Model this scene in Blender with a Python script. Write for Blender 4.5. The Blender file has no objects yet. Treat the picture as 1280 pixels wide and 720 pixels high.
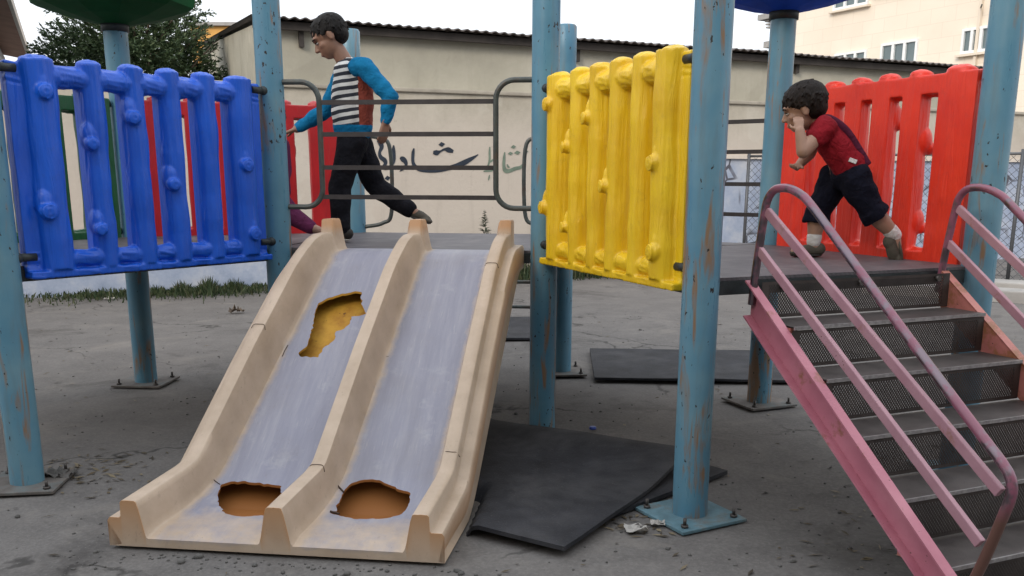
import bpy, bmesh, math, random
from mathutils import Vector, Matrix, noise
random.seed(7)
R = math.radians
S = bpy.context.scene
COL = S.collection
PI = math.pi

# ------------------------------------------------------------------ camera
EYE = 1.25
FPX, PITCH, ROLL, PPY = 1135.0, 0.22418, 0.0030, 120.0      # in pixels of the 1280x720 photograph
cd = bpy.data.cameras.new('camera'); cam = bpy.data.objects.new('camera', cd); COL.objects.link(cam)
cd.sensor_width = 36; cd.lens = 36 * FPX / 1280; cd.shift_y = PPY / 1280 * -1
cd.clip_start = 0.05; cd.clip_end = 500
cam.matrix_world = Matrix.Translation((0, 0, EYE)) @ Matrix.Rotation(PI / 2 - PITCH, 4, 'X') @ Matrix.Rotation(ROLL, 4, 'Z')
cd.shift_y = PPY / 1280
S.camera = cam

# ------------------------------------------------------------------ world, sun, exposure
SUN_EL, SUN_AZ = R(26), R(214)
w = bpy.data.worlds.new('World'); S.world = w; w.use_nodes = True
nt = w.node_tree; nt.nodes.clear()
out = nt.nodes.new('ShaderNodeOutputWorld'); bg = nt.nodes.new('ShaderNodeBackground')
sky = nt.nodes.new('ShaderNodeTexSky'); sky.sky_type = 'NISHITA'; sky.sun_disc = False
sky.sun_elevation = SUN_EL; sky.sun_rotation = SUN_AZ; sky.dust_density = 4.0; sky.air_density = 1.2
mixc = nt.nodes.new('ShaderNodeMix'); mixc.data_type = 'RGBA'; mixc.inputs[0].default_value = 0.8
# overcast cloud cover, brighter overhead than at the horizon
wtc = nt.nodes.new('ShaderNodeTexCoord'); wsx = nt.nodes.new('ShaderNodeSeparateXYZ'); nt.links.new(wtc.outputs['Generated'], wsx.inputs[0])
wcr = nt.nodes.new('ShaderNodeValToRGB'); nt.links.new(wsx.outputs[2], wcr.inputs[0])
wcr.color_ramp.elements[0].position = 0.0; wcr.color_ramp.elements[0].color = (.46, .475, .50, 1)
wcr.color_ramp.elements[1].position = 1.0; wcr.color_ramp.elements[1].color = (.72, .76, .80, 1)
wsc = nt.nodes.new('ShaderNodeVectorMath'); wsc.operation = 'SCALE'; wsc.inputs['Scale'].default_value = 26; nt.links.new(wcr.outputs[0], wsc.inputs[0])
nt.links.new(wsc.outputs[0], mixc.inputs[7])
nt.links.new(sky.outputs[0], mixc.inputs[6]); nt.links.new(mixc.outputs[2], bg.inputs[0])
bg.inputs[1].default_value = 0.1
nt.links.new(bg.outputs[0], out.inputs[0])
sd = bpy.data.lights.new('sun', 'SUN'); sd.energy = 1.7; sd.angle = R(16); sd.color = (1, .90, .78)
sun = bpy.data.objects.new('sun', sd); COL.objects.link(sun)
# sun_rotation in the sky texture turns clockwise from +Y
sdir = Vector((math.sin(SUN_AZ) * math.cos(SUN_EL), math.cos(SUN_AZ) * math.cos(SUN_EL), math.sin(SUN_EL)))
sun.rotation_euler = sdir.to_track_quat('Z', 'Y').to_euler(); sun.location = (0, -4, 12)
S.view_settings.view_transform = 'Standard'; S.view_settings.look = 'None'
S.view_settings.exposure = 0.12; S.view_settings.gamma = 1; S.view_settings.use_curve_mapping = False

# ------------------------------------------------------------------ geometry helpers
def V(*a): return Vector(a if len(a) > 1 else a[0])
def ray(x, y):
    X, Y = x - 640, y - 360 - PPY
    c, s = math.cos(ROLL), math.sin(ROLL)
    a, b = c * X + s * Y, -s * X + c * Y
    r, u = a / FPX, -b / FPX
    return V(r, math.cos(PITCH) + u * math.sin(PITCH), -math.sin(PITCH) + u * math.cos(PITCH))
def at(x, y, Y):                      # the point seen at a photo pixel, Y metres ahead
    d = ray(x, y); return V(0, 0, EYE) + d * (Y / d.y)
def gz(x, y, z=0.0):                  # the point seen at a photo pixel at height z
    d = ray(x, y); return V(0, 0, EYE) + d * ((z - EYE) / d.z)
def on_plane(x, y, P, Q):             # the point seen at a photo pixel on the upright plane through P and Q
    d = ray(x, y); n = V(-(Q[1] - P[1]), Q[0] - P[0], 0)
    t = (n.x * P[0] + n.y * P[1]) / n.dot(d); return V(0, 0, EYE) + d * t

def box(bm, c, s, M=None, mi=0, bev=0.0):
    vs = [bm.verts.new((c[0] + s[0] * i / 2, c[1] + s[1] * j / 2, c[2] + s[2] * k / 2)) for i in (-1, 1) for j in (-1, 1) for k in (-1, 1)]
    q = [(0, 1, 3, 2), (4, 6, 7, 5), (0, 4, 5, 1), (2, 3, 7, 6), (0, 2, 6, 4), (1, 5, 7, 3)]
    fs = [bm.faces.new([vs[i] for i in f]) for f in q]
    for f in fs: f.material_index = mi
    if bev > 0:
        es = list({e for f in fs for e in f.edges})
        r = bmesh.ops.bevel(bm, geom=es, offset=bev, segments=2, affect='EDGES', profile=.6)
        vs = list({v for f in r['faces'] for v in f.verts} | {v for v in vs if v.is_valid})
        for f in r['faces']: f.material_index = mi
    if M is not None:
        for v in vs: v.co = M @ v.co
    return vs
def frame(o, ux, uy=None, uz=(0, 0, 1)):    # matrix with origin o and the given axes
    ux = V(ux).normalized(); uz = V(uz)
    if uy is None: uy = uz.cross(ux).normalized()
    uz = ux.cross(V(uy)).normalized()
    M = Matrix.Identity(4)
    for i, a in enumerate((ux, V(uy), uz)):
        for k in range(3): M[k][i] = a[k]
    for k in range(3): M[k][3] = o[k]
    return M
def beam(bm, p, q, wd, ht, up=(0, 0, 1), mi=0, bev=0.0):
    p, q = V(p), V(q); L = (q - p).length
    ux = (q - p).normalized(); uy = V(up).cross(ux).normalized()
    return box(bm, (L / 2, 0, 0), (L, wd, ht), frame(p, ux, uy), mi, bev)
def ring_pts(c, t, r, n, ref=None, ry=None, ph=0):
    t = t.normalized()
    ref = V(ref) if ref is not None else (V(0, 0, 1) if abs(t.z) < .9 else V(1, 0, 0))
    a = ref.cross(t).normalized(); b = t.cross(a)
    ry = r if ry is None else ry
    return [c + a * math.cos(2 * PI * i / n + ph) * r + b * math.sin(2 * PI * i / n + ph) * ry for i in range(n)]
def tube(bm, pts, r, n=10, cap=True, mi=0, ref=None):
    pts = [V(p) for p in pts]; rs = r if isinstance(r, (list, tuple)) else [r] * len(pts)
    prev = None; rings = []
    for i, p in enumerate(pts):
        t = (pts[min(i + 1, len(pts) - 1)] - pts[max(i - 1, 0)])
        t.normalize()
        if prev is None:
            a = (V(ref) if ref is not None else (V(0, 0, 1) if abs(t.z) < .9 else V(1, 0, 0))).cross(t).normalized()
        else:
            a = (prev - t * prev.dot(t)).normalized()
        prev = a; b = t.cross(a)
        rings.append([bm.verts.new(p + (a * math.cos(2 * PI * k / n) + b * math.sin(2 * PI * k / n)) * rs[i]) for k in range(n)])
    for i in range(len(rings) - 1):
        for k in range(n):
            f = bm.faces.new((rings[i][k], rings[i][(k + 1) % n], rings[i + 1][(k + 1) % n], rings[i + 1][k])); f.material_index = mi; f.smooth = True
    if cap:
        f = bm.faces.new(list(reversed(rings[0]))); f.material_index = mi
        f = bm.faces.new(rings[-1]); f.material_index = mi
    return rings
def curve(pts, n=8):                  # Catmull-Rom through the points
    P = [V(p) for p in pts]; P = [P[0] * 2 - P[1]] + P + [P[-1] * 2 - P[-2]]; o = []
    for i in range(1, len(P) - 2):
        for k in range(n):
            t = k / n; a, b, c, d = P[i - 1], P[i], P[i + 1], P[i + 2]
            o.append(.5 * ((2 * b) + (c - a) * t + (2 * a - 5 * b + 4 * c - d) * t * t + (3 * b - a - 3 * c + d) * t ** 3))
    o.append(P[-2]); return o
ICO = {}
def ell(bm, c, r, M=None, sub=3):
    if sub not in ICO:
        t = bmesh.new(); bmesh.ops.create_icosphere(t, subdivisions=sub, radius=1); t.verts.index_update()
        ICO[sub] = ([v.co.copy() for v in t.verts], [[v.index for v in f.verts] for f in t.faces]); t.free()
    M3 = M.to_3x3() if M else None; c = V(c); vs = []
    for q in ICO[sub][0]:
        p = V(q.x * r[0], q.y * r[1], q.z * r[2]); vs.append(bm.verts.new((M3 @ p if M3 else p) + c))
    for f in ICO[sub][1]: bm.faces.new([vs[i] for i in f]).smooth = True
    return vs
def cap(bm, p, q, r1, r2=None, n=16):  # tapered capsule
    r2 = r1 if r2 is None else r2; p, q = V(p), V(q)
    ell(bm, p, (r1,) * 3, sub=2); ell(bm, q, (r2,) * 3, sub=2)
    tube(bm, [p, q], [r1, r2], n)
def chain(bm, pts):                   # pts: (point, radius)
    for (p, r), (q, s) in zip(pts, pts[1:]): cap(bm, p, q, r, s)
def poly_prism(bm, pts, z0, z1, mi=0):
    lo = [bm.verts.new((p[0], p[1], z0)) for p in pts]; hi = [bm.verts.new((p[0], p[1], z1)) for p in pts]
    n = len(pts)
    bm.faces.new(list(reversed(lo))).material_index = mi; bm.faces.new(hi).material_index = mi
    for i in range(n): bm.faces.new((lo[i], lo[(i + 1) % n], hi[(i + 1) % n], hi[i])).material_index = mi

def worldpos(o):
    p = V(0, 0, 0)
    while o is not None: p = p + o.location; o = o.parent
    return p
def obj(name, bm, mats, parent=None, origin=None, smooth=False, label=None):
    """link a bmesh given in world coordinates as ONE mesh object, its origin at the base"""
    if isinstance(bm, bpy.types.Mesh): me = bm
    else:
        bmesh.ops.recalc_face_normals(bm, faces=bm.faces)
        me = bpy.data.meshes.new(name); bm.to_mesh(me); bm.free()
    if smooth:
        me.polygons.foreach_set('use_smooth', [True] * len(me.polygons))
    if origin is None:
        n = len(me.vertices); co = [0.0] * (3 * n); me.vertices.foreach_get('co', co)
        xs, ys, zs = co[0::3], co[1::3], co[2::3]
        origin = V((min(xs) + max(xs)) / 2, (min(ys) + max(ys)) / 2, min(zs))
    me.transform(Matrix.Translation(-V(origin)))
    o = bpy.data.objects.new(name, me); COL.objects.link(o)
    for m in (mats if isinstance(mats, (list, tuple)) else [mats]): me.materials.append(m)
    if parent is not None:
        o.parent = parent; o.location = V(origin) - worldpos(parent)
    else: o.location = V(origin)
    if label: o['label'] = label
    return o
def empty(name, loc, parent=None):
    o = bpy.data.objects.new(name, None); COL.objects.link(o); o.empty_display_size = .1
    if parent: o.parent = parent; o.location = V(loc) - worldpos(parent)
    else: o.location = V(loc)
    return o
def tag(o, label, cat, group=None):
    o['label'] = label; o['category'] = cat
    if group: o['group'] = group
    return o
def kind(o, k): o['kind'] = k; return o
def autosmooth(o, ang=35):
    me = o.data; bm = bmesh.new(); bm.from_mesh(me)
    for f in bm.faces: f.smooth = True
    for e in bm.edges:
        if len(e.link_faces) == 2 and e.calc_face_angle(0) > R(ang): e.smooth = False
    bm.to_mesh(me); bm.free(); return o
def remeshed(bm, voxel, smooth=3, fac=.5):
    me = bpy.data.meshes.new('tmp'); bm.to_mesh(me); bm.free()
    o = bpy.data.objects.new('tmp', me); COL.objects.link(o)
    m = o.modifiers.new('r', 'REMESH'); m.mode = 'VOXEL'; m.voxel_size = voxel
    if smooth:
        s = o.modifiers.new('s', 'SMOOTH'); s.factor = fac; s.iterations = smooth
    dg = bpy.context.evaluated_depsgraph_get(); dg.update()
    me2 = bpy.data.meshes.new_from_object(o.evaluated_get(dg))
    bpy.data.objects.remove(o); bpy.data.meshes.remove(me)
    me2.polygons.foreach_set('use_smooth', [True] * len(me2.polygons))
    return me2

# ------------------------------------------------------------------ materials
class NB:                              # tiny node builder
    def __init__(s, name, rough=.5, spec=.5, metal=0.0):
        s.m = bpy.data.materials.new(name); s.m.use_nodes = True; s.t = s.m.node_tree
        s.b = s.t.nodes['Principled BSDF']; s.out = s.t.nodes['Material Output']
        s.b.inputs['Roughness'].default_value = rough; s.b.inputs['Metallic'].default_value = metal
        s.b.inputs['Specular IOR Level'].default_value = spec
    def n(s, typ, **k):
        x = s.t.nodes.new(typ)
        for a, b in k.items(): setattr(x, a, b)
        return x
    def l(s, a, b): s.t.links.new(a, b)
    def coord(s, which='Object', scale=(1, 1, 1), rot=(0, 0, 0)):
        tc = s.n('ShaderNodeTexCoord'); mp = s.n('ShaderNodeMapping')
        mp.inputs['Scale'].default_value = scale; mp.inputs['Rotation'].default_value = rot
        s.l(tc.outputs[which], mp.inputs['Vector']); return mp.outputs[0]
    def noise(s, vec, scale, detail=4, rough=.6, dist=0.0):
        x = s.n('ShaderNodeTexNoise'); x.inputs['Scale'].default_value = scale; x.inputs['Detail'].default_value = detail
        x.inputs['Roughness'].default_value = rough; x.inputs['Distortion'].default_value = dist
        s.l(vec, x.inputs['Vector']); return x.outputs['Fac']
    def ramp(s, fac, stops):
        x = s.n('ShaderNodeValToRGB'); cr = x.color_ramp
        while len(cr.elements) < len(stops): cr.elements.new(.5)
        for e, (p, c) in zip(cr.elements, stops):
            e.position = p; e.color = (*c, 1) if len(c) == 3 else c
        s.l(fac, x.inputs[0]); return x.outputs[0]
    def mask(s, fac, lo, hi):
        x = s.n('ShaderNodeMapRange'); x.clamp = True
        x.inputs['From Min'].default_value = lo; x.inputs['From Max'].default_value = hi
        s.l(fac, x.inputs['Value']); return x.outputs[0]
    def mix(s, fac, a, b, mode='MIX'):
        x = s.n('ShaderNodeMix'); x.data_type = 'RGBA'; x.blend_type = mode
        for i, v in ((0, fac), (6, a), (7, b)):
            if isinstance(v, (int, float)): x.inputs[i].default_value = v
            elif isinstance(v, tuple): x.inputs[i].default_value = (*v, 1) if len(v) == 3 else v
            else: s.l(v, x.inputs[i])
        return x.outputs[2]
    def math(s, op, a, b=0.0, c=0.0):
        x = s.n('ShaderNodeMath'); x.operation = op
        for i, v in enumerate((a, b, c)):
            if isinstance(v, (int, float)): x.inputs[i].default_value = v
            else: s.l(v, x.inputs[i])
        return x.outputs[0]
    def bump(s, h, strength=.3, dist=.01):
        x = s.n('ShaderNodeBump'); x.inputs['Strength'].default_value = strength; x.inputs['Distance'].default_value = dist
        s.l(h, x.inputs['Height']); s.l(x.outputs[0], s.b.inputs['Normal'])
    def color(s, c):
        if isinstance(c, tuple): s.b.inputs['Base Color'].default_value = (*c, 1)
        else: s.l(c, s.b.inputs['Base Color'])
        return s
def sepz(n, vec, i):
    x = n.n('ShaderNodeSeparateXYZ'); n.l(vec, x.inputs[0]); return x.outputs[i]

def mat_simple(name, c, rough=.6, var=.18, scale=9, bump=.0, bscale=60, metal=0.0, spec=.4, dirt=None, bdist=.004):
    if 'cloth' in name: spec = .12; bump = .8; bscale = 26; bdist = .012
    if 'hair' in name: spec = .2; rough = .65
    n = NB(name, rough, spec, metal); v = n.coord()
    f = n.noise(v, scale, 5)
    a = tuple(x * (1 - var) for x in c); b = tuple(min(1, x * (1 + var)) for x in c)
    col = n.ramp(f, [(.3, a), (.7, b)])
    if dirt:
        g = n.noise(v, scale * .45, 6, .7); col = n.mix(n.mask(g, .52, .72), col, dirt)
    n.color(col)
    if bump:
        if 'hair' in name: v = n.coord('Object', (1, 1, .18)); bscale = 170; bump = 1.0; bdist = .006
        n.bump(n.noise(v, bscale, 3 if 'cloth' in name else 4, .5, 1.5 if 'cloth' in name else 0), bump, bdist)
    return n.m

def mat_post(name='chipped_blue_paint', lowf=.05, thr=.585):
    n = NB(name, .42, .5); v = n.coord('Object')
    geo = n.n('ShaderNodeNewGeometry'); pos = geo.outputs['Position']
    big = n.noise(pos, 2.2, 4)
    col = n.ramp(big, [(.25, (.060, .175, .27)), (.5, (.095, .235, .33)), (.75, (.165, .295, .355))])
    st = n.n('ShaderNodeMapping'); st.inputs['Scale'].default_value = (9, 9, 1.1); n.l(pos, st.inputs[0])
    grime = n.noise(st.outputs[0], 1.6, 5, .7)
    col = n.mix(n.math('MULTIPLY', n.mask(grime, .52, .75), .55), col, (.12, .14, .13))
    # rust runs, strongest near the foot
    z = sepz(n, pos, 2)
    low = n.mask(z, .75, .05)
    run = n.noise(st.outputs[0], 2.3, 4, .6, .4)
    rm = n.math('MULTIPLY', n.mask(n.math('ADD', run, n.math('MULTIPLY', low, lowf)), thr, thr + .10), .85)
    col = n.mix(rm, col, (.26, .13, .045))
    # chips: small dark spots where the paint is gone
    ch = n.n('ShaderNodeMapping'); ch.inputs['Scale'].default_value = (1, 1, .55); n.l(pos, ch.inputs[0])
    c1 = n.noise(ch.outputs[0], 52, 3, .55); c2 = n.noise(pos, 3.1, 2)
    cm = n.mask(n.math('ADD', c1, n.math('MULTIPLY', n.mask(c2, .4, .7), .10)), .718, .738)
    col = n.mix(cm, col, (.022, .018, .016))
    n.color(col); n.bump(n.math('SUBTRACT', n.noise(pos, 55, 3), n.math('MULTIPLY', cm, 1.0)), .22, .003)
    n.l(n.mask(grime, .1, 1.1), n.b.inputs['Roughness'])
    return n.m

def mat_log(name, c, dark):
    n = NB(name, .38, .5); v = n.coord('Object', (1, 1, .12))
    g = n.noise(v, 26, 4, .6, 1.2)
    v2 = n.coord('Object'); b = n.noise(v2, 5, 4)
    col = n.ramp(b, [(.3, dark), (.7, c)])
    d = n.noise(v2, 16, 6, .75)
    col = n.mix(n.math('MULTIPLY', n.mask(d, .55, .8), .45), col, tuple(x * .55 + .02 for x in dark))
    n.color(col); n.bump(g, .8, .008)
    return n.m

M = {}
M['post'] = mat_post(); M['post_rusty'] = mat_post('rust_streaked_blue_paint', .10, .55)
M['blue_log'] = mat_log('blue_moulded_plastic', (.006, .105, .64), (.004, .078, .51))
M['yellow_log'] = mat_log('yellow_moulded_plastic', (.84, .56, .012), (.72, .43, .008))
M['red_log'] = mat_log('red_moulded_plastic', (.80, .045, .018), (.66, .028, .014))
M['darkred_log'] = mat_log('faded_red_moulded_plastic', (.48, .016, .02), (.36, .012, .016))
M['green_log'] = mat_log('green_moulded_plastic', (.008, .10, .03), (.005, .065, .02))
M['green_cap'] = mat_simple('green_canopy_plastic', (.004, .075, .022), .75, spec=.15)
M['blue_cap'] = mat_simple('blue_canopy_plastic', (.008, .07, .55), .7, spec=.15)
M['dark_steel'] = mat_simple('dark_painted_steel', (.028, .034, .036), .5, .3, 20, .15, 80)
M['rail'] = mat_simple('worn_dark_green_steel', (.055, .065, .062), .45, .35, 18, .15, 80, dirt=(.07, .035, .02))
M['bar'] = mat_simple('worn_brown_steel_bar', (.034, .029, .030), .5, .3, 18, .1, 80)
M['galv'] = mat_simple('bolt_steel', (.10, .09, .085), .5, .3, 30, metal=.6)
M['plate'] = mat_simple('base_plate_paint', (.11, .20, .24), .6, .3, 14, .3, 70, dirt=(.15, .11, .08))

M['plate_dirt'] = mat_simple('dusty_rusted_plate', (.13, .115, .105), .85, .3, 12, .4, 60, dirt=(.10, .14, .15))
def mat_deck():
    n = NB('deck_sheet', .55); v = n.coord()
    f = n.noise(v, 7, 6, .7); col = n.ramp(f, [(.3, (.055, .048, .055)), (.55, (.095, .085, .092)), (.75, (.16, .14, .14))])
    n.color(col)
    a = n.n('ShaderNodeTexWave'); a.inputs['Scale'].default_value = 22; a.bands_direction = 'DIAGONAL'; n.l(v, a.inputs[0])
    n.bump(a.outputs['Fac'], .25, .003); return n.m
M['deck'] = mat_deck()

def mat_slide():
    n = NB('worn_cream_plastic', .48, .4); v = n.coord()
    at_ = n.n('ShaderNodeAttribute'); at_.attribute_name = 'worn'
    f = n.noise(v, 6, 5)
    cream = n.ramp(f, [(.3, (.42, .32, .235)), (.7, (.555, .435, .335))])
    a1 = n.n('ShaderNodeAttribute'); a1.attribute_name = 'along'; a2 = n.n('ShaderNodeAttribute'); a2.attribute_name = 'across'
    cv = n.n('ShaderNodeCombineXYZ'); n.l(n.math('MULTIPLY', a2.outputs['Fac'], 9.0), cv.inputs[0]); n.l(a1.outputs['Fac'], cv.inputs[1])
    scf = n.noise(cv.outputs[0], 2.2, 6, .7); scr = n.noise(cv.outputs[0], 11, 4, .6)
    bed = n.ramp(scf, [(.3, (.225, .225, .285)), (.5, (.265, .264, .325)), (.72, (.33, .325, .375))])
    bed = n.mix(n.math('MULTIPLY', n.mask(scr, .60, .70), .35), bed, (.42, .41, .44))
    bed = n.mix(n.math('MULTIPLY', n.mask(n.noise(v, 5.5, 5, .7), .58, .70), .45), bed, (.40, .395, .43))
    bed = n.mix(n.math('MULTIPLY', n.mask(n.noise(v, 3.2, 4, .6), .5, .75), .4), bed, (.22, .20, .20))
    wn = n.math('ADD', at_.outputs['Fac'], n.math('MULTIPLY', n.math('SUBTRACT', n.noise(v, 14, 5, .7), .5), .9))
    col = n.mix(n.mask(wn, .3, .85), cream, bed)
    # rubbed rail tops go pale, ends stay orange
    en = n.n('ShaderNodeAttribute'); en.attribute_name = 'raw'
    col = n.mix(en.outputs['Fac'], col, (.50, .27, .13))
    st = n.coord('Object', (3, 1, 1)); sc = n.noise(st, 18, 5, .75)
    col = n.mix(n.math('MULTIPLY', n.mask(sc, .6, .75), .35), col, (.20, .16, .13))
    sp = n.noise(v, 90, 3); col = n.mix(n.math('MULTIPLY', n.mask(sp, .68, .74), .4), col, (.16, .13, .11))
    n.color(col); n.bump(n.noise(v, 45, 4), .12, .003); return n.m
M['slide'] = mat_slide()
def mat_core():
    n = NB('ochre_inner_plastic', .6, .3); v = n.coord()
    col = n.ramp(n.noise(v, 14, 5), [(.3, (.34, .15, .018)), (.6, (.52, .28, .035))])
    col = n.mix(n.mask(n.noise(v, 30, 3), .66, .72), col, (.16, .07, .02))
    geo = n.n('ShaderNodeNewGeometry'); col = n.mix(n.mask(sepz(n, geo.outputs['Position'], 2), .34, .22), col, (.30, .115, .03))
    n.color(col); return n.m
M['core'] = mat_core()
M['crack'] = mat_simple('crack_dark', (.05, .03, .02), .8)

def mat_pink(name, a, b, rust, amt):
    n = NB(name, .45); geo = n.n('ShaderNodeNewGeometry'); p = geo.outputs['Position']
    col = n.ramp(n.noise(p, 6, 5), [(.3, a), (.7, b)])
    r = n.noise(p, 11, 6, .72); col = n.mix(n.mask(r, amt, amt + .12), col, rust)
    c = n.noise(p, 48, 3); col = n.mix(n.mask(c, .70, .73), col, (.09, .04, .03))
    n.color(col); n.bump(r, .2, .003); return n.m
M['pink'] = mat_pink('faded_pink_paint', (.40, .12, .17), (.52, .20, .25), (.26, .10, .06), .58)
M['mauve'] = mat_pink('rubbed_mauve_paint', (.34, .16, .20), (.44, .24, .28), (.26, .12, .07), .60)
M['pink_rust'] = mat_pink('pink_paint_worn_to_rust', (.40, .13, .12), (.50, .18, .15), (.28, .11, .05), .48)
def mat_tube():
    n = NB('handrail_paint_rubbed_to_metal', .32, .6); geo = n.n('ShaderNodeNewGeometry'); p = geo.outputs['Position']
    rub = n.mask(n.noise(p, 9, 6, .7), .46, .56)
    z = sepz(n, p, 2); col = n.mix(rub, (.25, .08, .125), (.19, .15, .17)); col = n.mix(n.mask(z, .44, .36), col, (.13, .06, .045)); n.color(col); n.l(n.math('MULTIPLY', n.math('MULTIPLY', rub, n.mask(z, .36, .44)), 1.0), n.b.inputs['Metallic']); return n.m
M['tube'] = mat_tube()

def mat_perf(name, c, thr=.30, pitch=.0105):
    n = NB(name, .5, .5, .35); tc = n.n('ShaderNodeTexCoord'); uv = tc.outputs['UV']
    k = PI / (pitch * .5) / 2 * 1.0
    x = n.math('COSINE', n.math('MULTIPLY', sepz(n, uv, 0), 2 * k)); y = n.math('COSINE', n.math('MULTIPLY', sepz(n, uv, 1), 2 * k * .8))
    hole = n.math('GREATER_THAN', n.math('MULTIPLY', x, y), thr)
    # solid margin strip along the edges of the sheet
    ga = n.n('ShaderNodeAttribute'); ga.attribute_name = 'edge'
    hole = n.math('MULTIPLY', hole, ga.outputs['Fac'])
    geo = n.n('ShaderNodeNewGeometry'); f = n.noise(geo.outputs['Position'], 9, 5)
    n.color(n.ramp(f, [(.35, c), (.7, tuple(q * 1.8 + .01 for q in c))]))
    tr = n.n('ShaderNodeBsdfTransparent'); mx = n.n('ShaderNodeMixShader')
    n.l(hole, mx.inputs[0]); n.l(n.b.outputs[0], mx.inputs[1]); n.l(tr.outputs[0], mx.inputs[2]); n.l(mx.outputs[0], n.out.inputs[0])
    return n.m
M['perf'] = mat_perf('perforated_steel', (.036, .027, .024), .10, .0115)
M['perf_tread'] = mat_perf('perforated_tread_steel', (.062, .052, .049), .60, .0105)
M['edge'] = mat_simple('worn_steel_edge', (.32, .30, .30), .4, .3, 60, metal=.5)

def mat_ground():
    n = NB('dusty_ground', .92, .2); geo = n.n('ShaderNodeNewGeometry'); p = geo.outputs['Position']
    a = n.noise(p, .55, 6, .62); b = n.noise(p, 3.3, 6, .68, .3); c = n.noise(p, 70, 4, .7)
    col = n.ramp(a, [(.3, (.135, .123, .12)), (.5, (.18, .165, .158)), (.7, (.235, .214, .203))])
    col = n.mix(.55, col, n.ramp(b, [(.3, (.095, .088, .085)), (.55, (.165, .152, .145)), (.75, (.225, .208, .195))]))
    col = n.mix(.32, col, n.ramp(c, [(.3, (.045, .045, .045)), (.5, (.11, .105, .10)), (.72, (.23, .22, .205))]))
    cv = n.n('ShaderNodeTexVoronoi'); cv.feature = 'DISTANCE_TO_EDGE'; cv.inputs['Scale'].default_value = .55
    wp = n.n('ShaderNodeVectorMath'); wp.operation = 'ADD'; nn = n.n('ShaderNodeTexNoise'); nn.inputs['Scale'].default_value = 2.2; nn.inputs['Detail'].default_value = 5; n.l(p, nn.inputs['Vector'])
    n.l(p, wp.inputs[0]); n.l(nn.outputs['Color'], wp.inputs[1]); n.l(wp.outputs[0], cv.inputs['Vector'])
    ck = n.math('MULTIPLY', n.mask(cv.outputs['Distance'], .012, .003), n.mask(n.noise(p, .8, 3), .46, .56))
    col = n.mix(n.math('MULTIPLY', ck, .7), col, (.03, .028, .026))
    du = n.noise(p, 1.9, 6, .72, .6); col = n.mix(n.math('MULTIPLY', n.mask(du, .54, .72), .55), col, (.25, .225, .20))
    # old scuffed dark earth stains
    s = n.noise(p, 1.15, 5, .7, .5); col = n.mix(n.math('MULTIPLY', n.mask(s, .56, .70), .6), col, (.045, .040, .038))
    v = n.n('ShaderNodeTexVoronoi'); v.inputs['Scale'].default_value = 55; n.l(p, v.inputs['Vector'])
    col = n.mix(n.math('MULTIPLY', n.mask(v.outputs['Distance'], .16, .08), .6), col, (.21, .20, .185))
    n.color(col)
    h = n.math('ADD', n.math('MULTIPLY', b, 1.0), n.math('MULTIPLY', c, .25)); n.bump(h, .38, .02); return n.m
M['ground'] = mat_ground()
def mat_mat(name='black_rubber', c=(.016, .0165, .020)):
    n = NB(name, .75, .3); v = n.coord()
    col = n.ramp(n.noise(v, 5, 6, .7), [(.3, tuple(q * .8 for q in c)), (.7, tuple(q * 2.2 for q in c))])
    col = n.mix(n.math('MULTIPLY', n.mask(n.noise(v, 2.4, 5, .7), .5, .75), .35), col, (.10, .095, .092))
    sp = n.noise(v, 160, 2); col = n.mix(n.math('MULTIPLY', n.mask(sp, .66, .72), .5), col, (.13, .12, .12))
    n.color(col); n.bump(n.noise(v, 140, 3), .5, .003); return n.m
M['mat'] = mat_mat()

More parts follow.
